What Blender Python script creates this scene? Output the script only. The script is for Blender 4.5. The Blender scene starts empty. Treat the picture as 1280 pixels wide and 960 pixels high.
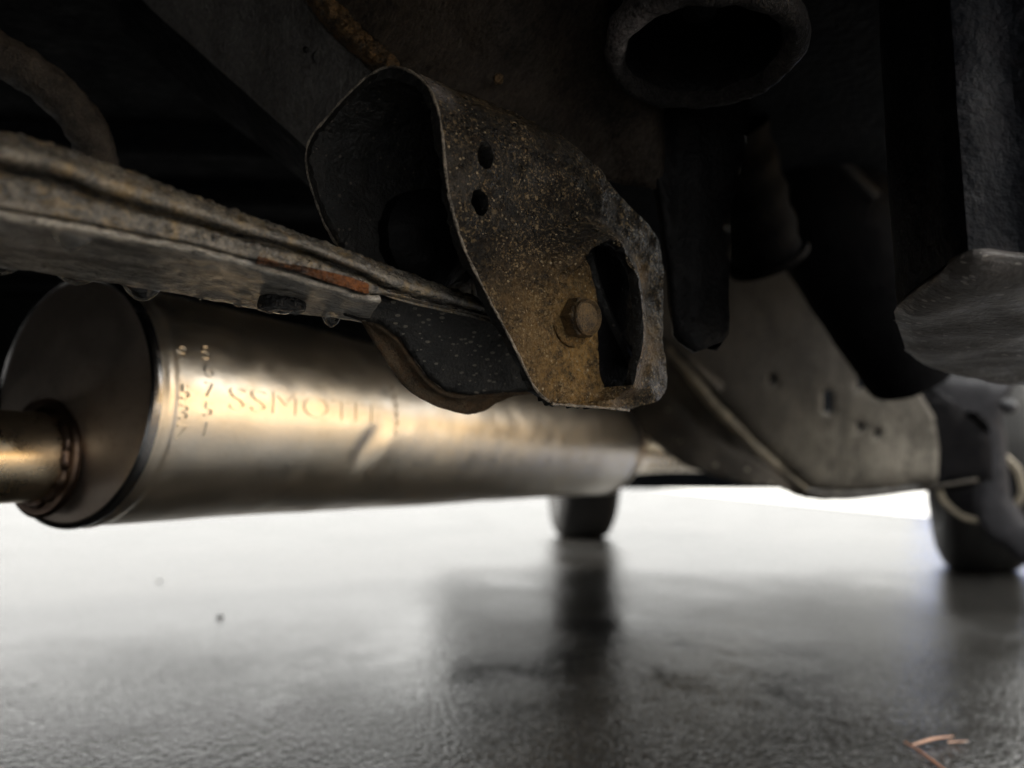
import bpy, bmesh, math, random
import numpy as np
from mathutils import Vector, Matrix, noise
from mathutils.geometry import delaunay_2d_cdt

random.seed(7)
rng = np.random.default_rng(7)
R = math.radians
SC = bpy.context.scene
COL = SC.collection

# ------------------------------------------------------------------ camera
CAM_H, F_PX, PITCH = 0.25, 950.0, R(6.8)
cam_d = bpy.data.cameras.new('camera')
cam = bpy.data.objects.new('camera', cam_d)
COL.objects.link(cam)
cam.location = (0, 0, CAM_H)
cam.rotation_euler = (R(90) + PITCH, 0, 0)
cam_d.sensor_width = 36
cam_d.lens = 36 * F_PX / 1280
cam_d.clip_start = 0.01
cam_d.clip_end = 2000
cam_d.dof.use_dof = True
cam_d.dof.focus_distance = 0.40
cam_d.dof.aperture_fstop = 4.2
SC.camera = cam

# ------------------------------------------------------------------ sky, sun, exposure
SUN_EL, SUN_AZ = R(42), R(262)          # azimuth measured from +Y towards +X
w = bpy.data.worlds.new('World')
SC.world = w
w.use_nodes = True
nt = w.node_tree
bg = nt.nodes['Background']
sky = nt.nodes.new('ShaderNodeTexSky')
sky.sky_type = 'NISHITA'
sky.sun_disc = False
sky.sun_elevation = SUN_EL
sky.sun_rotation = SUN_AZ
sky.dust_density = 6.0
sky.air_density = 1.0
hs = nt.nodes.new('ShaderNodeHueSaturation')      # overcast: the blue is drained out of the sky
hs.inputs['Saturation'].default_value = 0.12
hs.inputs['Value'].default_value = 1.0
nt.links.new(sky.outputs[0], hs.inputs['Color'])
lm = nt.nodes.new('ShaderNodeMix'); lm.data_type = 'RGBA'      # cloud deck: evens the sky out
lm.inputs[0].default_value = 0.96
gtc = nt.nodes.new('ShaderNodeTexCoord')
sx = nt.nodes.new('ShaderNodeSeparateXYZ')
nt.links.new(gtc.outputs['Generated'], sx.inputs[0])
gr_ = nt.nodes.new('ShaderNodeMapRange')                       # an overcast sky is about three times brighter overhead than at the horizon
gr_.inputs[1].default_value = 0.0; gr_.inputs[2].default_value = 1.0
gr_.inputs[3].default_value = 0.42; gr_.inputs[4].default_value = 8.6
nt.links.new(sx.outputs['Z'], gr_.inputs[0])
tint = nt.nodes.new('ShaderNodeVectorMath'); tint.operation = 'SCALE'
tint.inputs[0].default_value = (1.0, 0.995, 0.955)
nt.links.new(gr_.outputs[0], tint.inputs['Scale'])
nt.links.new(tint.outputs[0], lm.inputs[7])
nt.links.new(hs.outputs[0], lm.inputs[6])
nt.links.new(lm.outputs[2], bg.inputs['Color'])
bg.inputs['Strength'].default_value = 0.15
sun_d = bpy.data.lights.new('sun', 'SUN')
sun_d.energy = 1.5
sun_d.angle = R(14)
sun_d.color = (1.0, 0.95, 0.88)
sun = bpy.data.objects.new('sun', sun_d)
COL.objects.link(sun)
sdir = Vector((math.sin(SUN_AZ) * math.cos(SUN_EL), math.cos(SUN_AZ) * math.cos(SUN_EL), math.sin(SUN_EL)))
sun.rotation_euler = sdir.to_track_quat('Z', 'Y').to_euler()
sun.location = (3, 2, 6)
SC.view_settings.view_transform = 'Standard'
SC.view_settings.look = 'None'
SC.view_settings.gamma = 1
SC.view_settings.exposure = 3.0
SC.render.engine = 'CYCLES'
SC.cycles.use_denoising = True
SC.cycles.max_bounces = 10
SC.cycles.sample_clamp_indirect = 8.0

# ------------------------------------------------------------------ helpers: pixels to world
CAMV = np.array([0, 0, CAM_H])
cp, sp = math.cos(PITCH), math.sin(PITCH)
FWD = np.array([0, cp, sp]); UPV = np.array([0, -sp, cp]); RGT = np.array([1.0, 0, 0])

def P(x, y, d):
    return CAMV + d * (FWD + RGT * ((x - 640) / F_PX) - UPV * ((y - 480) / F_PX))

def ray(x, y):
    return FWD + RGT * ((x - 640) / F_PX) - UPV * ((y - 480) / F_PX)

def proj(p):
    q = np.asarray(p) - CAMV
    d = q @ FWD
    return 640 + F_PX * (q @ RGT) / d, 480 - F_PX * (q @ UPV) / d, d

def on_plane(x, y, p0, n):
    r = ray(x, y)
    t = ((p0 - CAMV) @ n) / (r @ n)
    return CAMV + t * r

def unit(v):
    v = np.asarray(v, float)
    return v / np.linalg.norm(v)

def resample(pts, n, smooth=True):
    """Catmull-Rom through the points, n samples at even arc length"""
    p = np.asarray(pts, float)
    if smooth and len(p) > 2:
        out = []
        q = np.vstack([2 * p[0] - p[1], p, 2 * p[-1] - p[-2]])
        for i in range(1, len(q) - 2):
            a, b, c, d = q[i - 1], q[i], q[i + 1], q[i + 2]
            for t in np.linspace(0, 1, 16, endpoint=False):
                out.append(0.5 * ((2 * b) + (c - a) * t + (2 * a - 5 * b + 4 * c - d) * t * t + (3 * b - a - 3 * c + d) * t ** 3))
        out.append(p[-1])
        p = np.array(out)
    L = np.concatenate([[0], np.cumsum(np.linalg.norm(np.diff(p, axis=0), axis=1))])
    s = np.linspace(0, L[-1], n)
    return np.stack([np.interp(s, L, p[:, k]) for k in range(p.shape[1])], 1)

def fbm(p, scale, octv=3, seed=0.0):
    v = Vector((p[0] * scale + seed, p[1] * scale - seed, p[2] * scale + 2 * seed))
    s, a = 0.0, 1.0
    for _ in range(octv):
        s += a * noise.noise(v); v = v * 2.03; a *= 0.5
    return s

gpt = lambda x, y: CAMV + ray(x, y) * (-CAM_H / ray(x, y)[2])

# ------------------------------------------------------------------ helpers: objects
def tag(o, label=None, cat=None, group=None, kind=None):
    if label: o['label'] = label
    if cat: o['category'] = cat
    if group: o['group'] = group
    if kind: o['kind'] = kind
    return o

def thing(name, base, label, cat, group=None):
    o = bpy.data.objects.new(name, None)
    o.empty_display_size = 0.02
    o.location = Vector(base)
    COL.objects.link(o)
    return tag(o, label, cat, group)

def wbase(o):
    b = np.array(o.location)
    while o.parent:
        o = o.parent; b = b + np.array(o.location)
    return b

def obj(name, verts, faces, mat, parent=None, origin=None, smooth=True, angle=40):
    verts = np.asarray(verts, float)
    if parent is not None:
        b = wbase(parent)
    else:
        b = np.array(origin if origin is not None else (0, 0, 0), float)
    me = bpy.data.meshes.new(name)
    me.from_pydata((verts - b).tolist(), [], [list(map(int, f)) for f in faces])
    bm = bmesh.new(); bm.from_mesh(me)
    bmesh.ops.recalc_face_normals(bm, faces=bm.faces)
    bm.to_mesh(me); bm.free()
    if smooth:
        me.polygons.foreach_set('use_smooth', [True] * len(me.polygons))
        me.set_sharp_from_angle(angle=R(angle))
    me.materials.append(mat)
    o = bpy.data.objects.new(name, me)
    COL.objects.link(o)
    if parent is not None:
        o.parent = parent
    else:
        o.location = Vector(b)
    return o

def join(parts):
    V, Fs, k = [], [], 0
    for v, f in parts:
        V.append(np.asarray(v, float)); Fs += [[i + k for i in q] for q in f]; k += len(v)
    return np.vstack(V), Fs

def grid_faces(n, m, close_m=False):
    f = []
    for i in range(n - 1):
        for j in range(m if close_m else m - 1):
            k = (j + 1) % m
            f.append((i * m + j, i * m + k, (i + 1) * m + k, (i + 1) * m + j))
    return f

def loft(rings, closed=True, caps=True):
    """rings: list of equal-length point loops"""
    n, m = len(rings), len(rings[0])
    v = np.vstack(rings)
    f = grid_faces(n, m, closed)
    if caps and closed:
        f.append(tuple(range(m - 1, -1, -1)))
        f.append(tuple((n - 1) * m + j for j in range(m)))
    return v, f

def frame_of(d, ref=(0, 0, 1)):
    d = unit(d); ref = np.array(ref, float)
    if abs(d @ ref) > 0.97: ref = np.array([0, 1.0, 0])
    a = unit(np.cross(ref, d)); b = np.cross(d, a)
    return d, a, b

def tube(path, rad, seg=20, n=None, caps=True, bump=None):
    p = resample(path, n) if n else np.asarray(path, float)
    rads = np.full(len(p), rad) if np.isscalar(rad) else np.interp(np.linspace(0, 1, len(p)), np.linspace(0, 1, len(rad)), rad)
    rings = []
    a_prev = None
    for i in range(len(p)):
        d = p[min(i + 1, len(p) - 1)] - p[max(i - 1, 0)]
        d = unit(d)
        if a_prev is None:
            d, a, b = frame_of(d)
        else:
            a = unit(a_prev - d * (a_prev @ d)); b = np.cross(d, a)
        a_prev = a
        th = np.linspace(0, 2 * math.pi, seg, endpoint=False)
        ring = p[i] + rads[i] * (np.outer(np.cos(th), a) + np.outer(np.sin(th), b))
        if bump is not None:
            ring = np.array([q + unit(q - p[i]) * bump(q) for q in ring])
        rings.append(ring)
    return loft(rings, True, caps)

def lathe(profile, base, axis, seg=48, closed_prof=False, ref=(0, 0, 1), wob=None):
    """profile: (h along axis, radius); base point; axis direction"""
    d, a, b = frame_of(axis, ref)
    th = np.linspace(0, 2 * math.pi, seg, endpoint=False)
    rings = []
    prof = list(profile) + ([profile[0]] if closed_prof else [])
    for h, r in prof:
        rings.append(np.asarray(base) + d * h + max(r, 1e-5) * (np.outer(np.cos(th), a) + np.outer(np.sin(th), b)))
    v, f = loft(rings, True, False)
    if not closed_prof:
        m = seg; n = len(prof)
        if prof[0][1] < 1e-4 or True:
            pass
    if wob is not None:
        v = np.array([q + unit(q - np.asarray(base)) * wob(q) for q in v])
    return v, f

def prism(poly, ext):
    """planar loop of 3-D points extruded by vector ext"""
    poly = np.asarray(poly, float)
    n = len(poly)
    v = np.vstack([poly, poly + np.asarray(ext)])
    f = [tuple(range(n)), tuple(range(2 * n - 1, n - 1, -1))]
    for i in range(n):
        j = (i + 1) % n
        f.append((i, j, n + j, n + i))
    return v, f

def box(c, s, rz=0.0):
    c = np.asarray(c, float); hx, hy, hz = np.asarray(s) / 2
    v = np.array([[x * hx, y * hy, z * hz] for x in (-1, 1) for y in (-1, 1) for z in (-1, 1)])
    ca, sa = math.cos(rz), math.sin(rz)
    v = np.stack([v[:, 0] * ca - v[:, 1] * sa, v[:, 0] * sa + v[:, 1] * ca, v[:, 2]], 1) + c
    return v, [(0, 1, 3, 2), (4, 6, 7, 5), (0, 4, 5, 1), (2, 3, 7, 6), (0, 2, 6, 4), (1, 5, 7, 3)]

def bevel(o, wdt, seg=2):
    m = o.modifiers.new('bevel', 'BEVEL'); m.width = wdt; m.segments = seg; m.limit_method = 'ANGLE'; m.angle_limit = R(35)
    return o

def solidify(o, th, off=-1):
    m = o.modifiers.new('solid', 'SOLIDIFY'); m.thickness = th; m.offset = off; m.use_even_offset = False
    return o

def inpoly(pts, poly):
    x, y = pts[:, 0], pts[:, 1]
    res = np.zeros(len(pts), bool)
    j = len(poly) - 1
    for i in range(len(poly)):
        xi, yi = poly[i]; xj, yj = poly[j]
        c = ((yi > y) != (yj > y)) & (x < (xj - xi) * (y - yi) / (yj - yi + 1e-15) + xi)
        res ^= c
        j = i
    return res

def seg_dist(pts, poly, closed=True):
    best = np.full(len(pts), 1e9)
    arg = np.zeros(len(pts))
    n = len(poly)
    tot = 0.0
    for i in range(n if closed else n - 1):
        a, b = np.array(poly[i]), np.array(poly[(i + 1) % n])
        ab = b - a
        t = np.clip(((pts - a) @ ab) / (ab @ ab + 1e-15), 0, 1)
        d = np.linalg.norm(pts - (a + t[:, None] * ab), axis=1)
        L = np.linalg.norm(ab)
        arg = np.where(d < best, tot + t * L, arg)
        tot += L
        best = np.minimum(best, d)
    return best, arg / max(tot, 1e-9)

def flat_mesh(outline, holes, res):
    """triangulate a 2-D region with holes at about the given resolution"""
    def rs(poly):
        out = []
        n = len(poly)
        for i in range(n):
            a, b = np.array(poly[i], float), np.array(poly[(i + 1) % n], float)
            k = max(1, int(round(np.linalg.norm(b - a) / res)))
            for t in range(k): out.append(a + (b - a) * t / k)
        return np.array(out)
    loops = [rs(outline)] + [rs(h) for h in holes]
    lo, hi = loops[0].min(0), loops[0].max(0)
    gx = np.arange(lo[0], hi[0], res); gy = np.arange(lo[1], hi[1], res * 0.87)
    G = np.array([[x + (res * 0.5 if j % 2 else 0), y] for j, y in enumerate(gy) for x in gx])
    keep = inpoly(G, loops[0])
    for lp in loops[1:]: keep &= ~inpoly(G, lp)
    for lp in loops:
        keep &= seg_dist(G, lp)[0] > res * 0.55
    G = G[keep]
    pts = [Vector(p) for lp in loops for p in lp] + [Vector(p) for p in G]
    edges, k = [], 0
    for lp in loops:
        edges += [(k + i, k + (i + 1) % len(lp)) for i in range(len(lp))]; k += len(lp)
    vo, eo, fo, *_ = delaunay_2d_cdt(pts, edges, [], 0, 1e-7)
    V = np.array([[p[0], p[1]] for p in vo])
    C = np.array([V[list(f)].mean(0) for f in fo])
    ok = inpoly(C, loops[0])
    for lp in loops[1:]: ok &= ~inpoly(C, lp)
    Fs = [list(f) for f, o in zip(fo, ok) if o]
    return V, Fs

def plate_px(outline, p0, n, res, holes=(), hfun=None, smooth_outline=0):
    """a sheet lying in the plane (p0, n), its outline given where it meets sight lines; hfun(px) raises it along n"""
    p0 = np.asarray(p0, float); n = unit(n)
    d, a, b = frame_of(n)
    def uv(pp):
        q = np.array([on_plane(x, y, p0, n) for x, y in pp]) - p0
        return np.stack([q @ a, q @ b], 1)
    V, Fs = flat_mesh(uv(outline), [uv(h) for h in holes], res)
    W = p0 + V[:, :1] * a + V[:, 1:2] * b
    if hfun is not None:
        px = np.stack(proj(W)[:2], 1)
        W = W + hfun(px, W)[:, None] * n
    return W, Fs

def ellipse(cx, cy, rx, ry, tilt=0, n=20):
    t = np.linspace(0, 2 * math.pi, n, endpoint=False)
    c, s = math.cos(tilt), math.sin(tilt)
    return [(cx + rx * math.cos(k) * c - ry * math.sin(k) * s, cy + rx * math.cos(k) * s + ry * math.sin(k) * c) for k in t]

# ------------------------------------------------------------------ materials
def new_mat(name):
    m = bpy.data.materials.new(name); m.use_nodes = True
    return m, m.node_tree, m.node_tree.nodes['Principled BSDF']

def nnoise(t, co, scale, det=4, rough=0.6, dist=0.0):
    n = t.nodes.new('ShaderNodeTexNoise')
    n.inputs['Scale'].default_value = scale; n.inputs['Detail'].default_value = det
    n.inputs['Roughness'].default_value = rough; n.inputs['Distortion'].default_value = dist
    t.links.new(co, n.inputs['Vector'])
    return n.outputs['Fac']

def ramp(t, fac, stops):
    r = t.nodes.new('ShaderNodeValToRGB')
    e = r.color_ramp.elements
    while len(e) < len(stops): e.new(0.5)
    for i, (p, c) in enumerate(stops):
        e[i].position = p
        e[i].color = (c, c, c, 1) if np.isscalar(c) else (*c, 1)
    t.links.new(fac, r.inputs[0])
    return r.outputs[0]

def mix(t, fac, a, b):
    m = t.nodes.new('ShaderNodeMix'); m.data_type = 'RGBA'
    for sock, v in ((m.inputs[0], fac), (m.inputs[6], a), (m.inputs[7], b)):
        if isinstance(v, bpy.types.NodeSocket): t.links.new(v, sock)
        elif np.isscalar(v): sock.default_value = v
        else: sock.default_value = (*v, 1)
    return m.outputs[2]

def math_n(t, op, a, b=None, c=None):
    m = t.nodes.new('ShaderNodeMath'); m.operation = op
    for i, v in enumerate((a, b, c)):
        if v is None: continue
        if isinstance(v, bpy.types.NodeSocket): t.links.new(v, m.inputs[i])
        else: m.inputs[i].default_value = v
    return m.outputs[0]

def coords(t, stretch=None):
    # world position: the pieces are all built at rest where they stand, so grime runs on from piece to piece
    g = t.nodes.new('ShaderNodeNewGeometry')
    co = g.outputs['Position']
    if stretch:
        mp = t.nodes.new('ShaderNodeMapping'); mp.vector_type = 'TEXTURE'
        mp.inputs['Scale'].default_value = stretch[0]
        mp.inputs['Rotation'].default_value = stretch[1]
        t.links.new(co, mp.inputs['Vector'])
        co = mp.outputs[0]
    return co

def around(t, co, c, r0, r1):
    """1 near the point c, 0 beyond r1"""
    v = t.nodes.new('ShaderNodeVectorMath'); v.operation = 'DISTANCE'
    t.links.new(co, v.inputs[0]); v.inputs[1].default_value = tuple(c)
    m = t.nodes.new('ShaderNodeMapRange'); m.interpolation_type = 'SMOOTHSTEP'
    t.links.new(v.outputs['Value'], m.inputs[0])
    m.inputs[1].default_value = r0; m.inputs[2].default_value = r1
    m.inputs[3].default_value = 1; m.inputs[4].default_value = 0
    return m.outputs[0]

def grime(name, dark, light, rough=(0.25, 0.6), big=30, fine=600, bumps=((500, 0.0006),), rust=None, rust_amt=0.5, spots=(),
          specks=None, stretch=None, metal=0.0, spec=0.5, lift=0.5, grit=None):
    """dirty, wet, painted or rusty steel. spots: (centre, r0, r1, colour, strength)"""
    m, t, b = new_mat(name)
    co = coords(t, stretch)
    gco = coords(t)
    n1 = nnoise(t, co, big, 6, 0.65)
    n2 = nnoise(t, co, fine, 5, 0.75)
    f = math_n(t, 'ADD', math_n(t, 'MULTIPLY', n1, 0.45), math_n(t, 'MULTIPLY', n2, 0.55))
    col = mix(t, ramp(t, f, [(lift - 0.09, 0.0), (lift + 0.11, 1.0)]), dark, light)
    if rust:
        n3 = nnoise(t, co, big * 1.7, 8, 0.7, 0.4)
        col = mix(t, ramp(t, n3, [(1 - rust_amt - 0.1, 0.0), (1 - rust_amt + 0.12, 1.0)]), col, rust)
    for c, r0, r1, cc, st in spots:
        a = around(t, gco, c, r0, r1)
        n4 = nnoise(t, co, fine * 0.7, 4, 0.7)
        n5 = nnoise(t, co, big * 2.2, 6, 0.7)
        k = math_n(t, 'MULTIPLY', a, ramp(t, math_n(t, 'MULTIPLY', math_n(t, 'ADD', n4, n5), 0.5), [(0.40, 0.1), (0.58, 1.0)]))
        col = mix(t, math_n(t, 'MULTIPLY', k, st), col, cc)
    if specks:
        sc, thr, scol, sstretch = specks
        co2 = coords(t, sstretch)
        v = t.nodes.new('ShaderNodeTexVoronoi'); v.inputs['Scale'].default_value = sc
        t.links.new(co2, v.inputs['Vector'])
        wn = t.nodes.new('ShaderNodeTexWhiteNoise'); wn.noise_dimensions = '3D'
        t.links.new(v.outputs['Position'], wn.inputs['Vector'])
        size = math_n(t, 'MULTIPLY', math_n(t, 'POWER', wn.outputs['Value'], 3.0), thr)
        k = math_n(t, 'LESS_THAN', v.outputs['Distance'], size)
        col = mix(t, k, col, scol)
    if grit:                                            # crisp grains of dried mud of two sizes
        gsc, gcol, gamt = grit
        g1 = nnoise(t, gco, gsc, 2, 0.5); g2 = nnoise(t, gco, gsc * 2.3, 2, 0.5); g3 = nnoise(t, gco, big, 5, 0.7)
        k = math_n(t, 'MAXIMUM', ramp(t, g1, [(0.60, 0.0), (0.66, 1.0)]), ramp(t, g2, [(0.58, 0.0), (0.64, 1.0)]))
        k = math_n(t, 'MULTIPLY', k, ramp(t, g3, [(0.38, 0.15), (0.6, 1.0)]))
        col = mix(t, math_n(t, 'MULTIPLY', k, gamt), col, gcol)
    t.links.new(col, b.inputs['Base Color'])
    nr = nnoise(t, co, big * 3, 6, 0.7)
    rr = t.nodes.new('ShaderNodeMapRange')
    t.links.new(nr, rr.inputs[0]); rr.inputs[1].default_value = 0.3; rr.inputs[2].default_value = 0.7
    rr.inputs[3].default_value, rr.inputs[4].default_value = rough
    t.links.new(rr.outputs[0], b.inputs['Roughness'])
    b.inputs['Metallic'].default_value = metal
    b.inputs['Specular IOR Level'].default_value = spec
    h = None
    for sc, dist in bumps:
        nb = nnoise(t, co, sc, 4, 0.6)
        hh = math_n(t, 'MULTIPLY', nb, dist)
        h = hh if h is None else math_n(t, 'ADD', h, hh)
    if h is not None:
        bp = t.nodes.new('ShaderNodeBump'); bp.inputs['Strength'].default_value = 1.0; bp.inputs['Distance'].default_value = 1.0
        t.links.new(h, bp.inputs['Height']); t.links.new(bp.outputs[0], b.inputs['Normal'])
    return m

BOLT_C = P(720, 395, 0.41)
GOLD = (0.34, 0.20, 0.066)
M = {}
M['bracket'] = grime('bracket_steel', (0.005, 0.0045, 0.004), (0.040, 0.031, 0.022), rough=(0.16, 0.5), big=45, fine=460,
                     bumps=((480, 0.0032), (200, 0.0022), (70, 0.002)), rust=(0.032, 0.020, 0.011), rust_amt=0.36, spec=0.3,
                     spots=((P(715, 430, 0.42), 0.010, 0.062, GOLD, 0.95), (P(640, 405, 0.40), 0.005, 0.05, (0.17, 0.105, 0.045), 0.8),
                            (P(742, 296, 0.43), 0.003, 0.013, (0.34, 0.29, 0.26), 0.9), (P(800, 350, 0.44), 0.003, 0.020, (0.36, 0.22, 0.10), 0.9),  # lip spots put the highlight on the rounded lip into the colour
                            (P(808, 430, 0.45), 0.004, 0.024, (0.24, 0.15, 0.06), 0.8), (P(540, 118, 0.37), 0.002, 0.019, (0.22, 0.21, 0.22), 0.75),  # grey spot on the arch paints a wet glint
                            (P(560, 220, 0.36), 0.002, 0.03, (0.10, 0.09, 0.08), 0.6)),
                     specks=(420, 0.30, (0.36, 0.29, 0.19), None), lift=0.56, grit=(400, (0.30, 0.215, 0.115), 0.85))
M['bracket_in'] = grime('bracket_inside_shade', (0.006, 0.006, 0.006), (0.020, 0.018, 0.016), rough=(0.4, 0.7), big=60, fine=500,
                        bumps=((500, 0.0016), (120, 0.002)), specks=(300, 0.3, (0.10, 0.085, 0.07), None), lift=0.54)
M['edge'] = grime('worn_edge_highlight', (0.05, 0.042, 0.034), (0.42, 0.36, 0.29), rough=(0.2, 0.5), big=90, fine=800, bumps=((600, 0.002),), lift=0.5)
M['bolt'] = grime('bolt_steel', (0.018, 0.012, 0.007), (0.22, 0.135, 0.055), rough=(0.3, 0.6), big=120, fine=1200, bumps=((900, 0.0014),))
M['arm'] = grime('arm_steel', (0.10, 0.092, 0.082), (0.40, 0.35, 0.28), rough=(0.08, 0.32), big=50, fine=420,
                 bumps=((560, 0.0013), (200, 0.0008)), rust=(0.34, 0.235, 0.105), rust_amt=0.40, lift=0.56, spec=0.9, grit=(420, (0.05, 0.045, 0.038), 0.55))
M['arm_under'] = grime('arm_underside_steel', (0.16, 0.15, 0.135), (0.70, 0.66, 0.60), rough=(0.25, 0.5), big=90, fine=520,
                       bumps=((600, 0.0016), (260, 0.0010)), stretch=((3.0, 1.0, 1.0), (0, 0, R(40))), lift=0.54, grit=(420, (0.05, 0.045, 0.04), 0.8))
M['arm_end'] = grime('black_paint_with_chips', (0.010, 0.010, 0.010), (0.024, 0.023, 0.022), rough=(0.3, 0.5), big=60, fine=500,
                     bumps=((500, 0.0008),), specks=(430, 0.44, (0.24, 0.22, 0.18), ((1.7, 1.0, 0.9), (0, 0, R(20)))), grit=(500, (0.06, 0.056, 0.05), 0.6))
M['arm_flange'] = grime('rusty_flange', (0.05, 0.035, 0.02), (0.20, 0.14, 0.085), rough=(0.5, 0.8), big=110, fine=1100,
                        bumps=((1000, 0.0015), (250, 0.0015)), rust=(0.15, 0.08, 0.035), rust_amt=0.45)
M['rust_strip'] = grime('wet_orange_rust', (0.035, 0.016, 0.009), (0.15, 0.060, 0.022), rough=(0.08, 0.3), big=120, fine=420,
                        bumps=((400, 0.003), (150, 0.002)), spots=((P(440, 358, 0.37), 0.004, 0.035, (0.36, 0.115, 0.026), 1.0),))
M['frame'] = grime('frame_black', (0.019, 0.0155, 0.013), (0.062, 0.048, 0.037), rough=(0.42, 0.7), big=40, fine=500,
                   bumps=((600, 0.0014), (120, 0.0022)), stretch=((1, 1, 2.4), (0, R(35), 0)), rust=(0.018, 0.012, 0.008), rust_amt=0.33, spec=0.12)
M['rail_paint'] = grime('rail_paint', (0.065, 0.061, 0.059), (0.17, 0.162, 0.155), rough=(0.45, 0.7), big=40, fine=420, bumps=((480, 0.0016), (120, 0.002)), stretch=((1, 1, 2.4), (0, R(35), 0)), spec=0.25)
M['frame_gold'] = grime('rusty_fold', (0.012, 0.009, 0.006), (0.24, 0.135, 0.05), rough=(0.4, 0.75), big=120, fine=900,
                        bumps=((700, 0.002), (200, 0.002)))
M['cup'] = grime('cup_dusty_steel', (0.007, 0.0065, 0.0065), (0.045, 0.040, 0.039), rough=(0.5, 0.8), big=70, fine=600, spec=0.25,
                 bumps=((600, 0.002), (150, 0.003)), spots=((P(785, 92, 0.40), 0.008, 0.045, (0.55, 0.49, 0.48), 0.9), (P(975, 50, 0.42), 0.003, 0.03, (0.15, 0.13, 0.125), 0.7)))  # lip spots: dust, with light on the lower left put into them
M['black'] = grime('black_rubber', (0.004, 0.004, 0.005), (0.011, 0.010, 0.010), rough=(0.35, 0.6), big=40, fine=300, bumps=((300, 0.0012),), spec=0.12)
M['wet_rubber'] = grime('wet_black_rubber', (0.004, 0.004, 0.005), (0.010, 0.010, 0.0105), rough=(0.25, 0.6), big=60, fine=300, bumps=((180, 0.004),))
M['floor'] = grime('underbody_black', (0.005, 0.006, 0.008), (0.014, 0.015, 0.017), rough=(0.5, 0.8), big=12, fine=120, bumps=((100, 0.003),), spec=0.03)
M['rail'] = grime('dusty_rail', (0.036, 0.032, 0.028), (0.076, 0.067, 0.057), rough=(0.45, 0.65), big=10, fine=160,
                  bumps=((160, 0.002),), stretch=((0.5, 0.5, 4.0), (0, 0, 0)), lift=0.5, spec=0.3, spots=((P(1100, 602, 1.40), 0.03, 0.24, (0.27, 0.245, 0.205), 0.75), (P(1010, 570, 1.38), 0.02, 0.2, (0.16, 0.14, 0.11), 0.6)))  # lower spots: dust, with the glow along the lower edge painted in
M['rail_low'] = grime('rail_underface', (0.028, 0.025, 0.022), (0.065, 0.056, 0.046), rough=(0.4, 0.65), big=18, fine=160, bumps=((160, 0.002),),
                      specks=(60, 0.3, (0.20, 0.18, 0.15), None), spec=0.12)
M['pipe_dirty'] = grime('dirty_pipe', (0.03, 0.026, 0.023), (0.12, 0.10, 0.085), rough=(0.4, 0.7), big=80, fine=700, bumps=((600, 0.0016), (150, 0.003)))
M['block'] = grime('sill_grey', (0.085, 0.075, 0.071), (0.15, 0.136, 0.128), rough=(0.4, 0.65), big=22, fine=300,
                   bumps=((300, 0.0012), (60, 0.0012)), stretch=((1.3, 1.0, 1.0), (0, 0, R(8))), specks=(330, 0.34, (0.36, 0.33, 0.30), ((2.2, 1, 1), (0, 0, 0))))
M['block_side'] = grime('sill_side_shade', (0.004, 0.005, 0.008), (0.016, 0.014, 0.017), rough=(0.5, 0.75), big=16, fine=120,
                        bumps=((200, 0.001), (50, 0.002)), lift=0.58, spec=0.12)  # lack of light on the sill sides put into a near-black colour
M['soot'] = grime('sooty_rubber', (0.002, 0.002, 0.0025), (0.006, 0.006, 0.0065), rough=(0.7, 0.9), big=12, fine=120, bumps=((120, 0.001),), spec=0.02)
M['axle'] = grime('axle_black', (0.003, 0.003, 0.004), (0.009, 0.0085, 0.009), rough=(0.5, 0.75), big=12, fine=120, bumps=((120, 0.002),), spec=0.06)
M['knuckle'] = grime('cast_grey_black', (0.014, 0.014, 0.016), (0.028, 0.027, 0.030), rough=(0.45, 0.65), big=20, fine=200, bumps=((150, 0.002),), spec=0.12)
M['tyre'] = grime('tyre_rubber', (0.008, 0.008, 0.008), (0.017, 0.016, 0.015), rough=(0.6, 0.85), big=14, fine=150, bumps=((120, 0.002),), spec=0.3)
M['rim_dust_and_highlight'] = grime('tan_dust_and_highlight', (0.07, 0.058, 0.042), (0.19, 0.16, 0.115), rough=(0.5, 0.8), big=30, fine=200, bumps=((100, 0.002),))
M['needle'] = grime('pine_needle', (0.14, 0.045, 0.016), (0.30, 0.115, 0.048), rough=(0.35, 0.55), big=60, fine=600, bumps=())
M['needle_pale'] = grime('pine_needle_pale', (0.22, 0.10, 0.055), (0.38, 0.20, 0.12), rough=(0.3, 0.5), big=60, fine=600, bumps=())
M['timber'] = grime('fence_timber', (0.34, 0.21, 0.085), (0.58, 0.40, 0.18), rough=(0.6, 0.8), big=3, fine=30, bumps=((30, 0.003),), stretch=((1, 1, 8), (0, 0, 0)))
M['concrete'] = grime('bounce_wet_concrete', (0.19, 0.185, 0.17), (0.29, 0.28, 0.26), rough=(0.25, 0.5), big=2.5, fine=60, bumps=((160, 0.0012),))
M['pebble'] = grime('pebble', (0.06, 0.06, 0.058), (0.14, 0.135, 0.13), rough=(0.3, 0.6), big=60, fine=300, bumps=())

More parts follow.
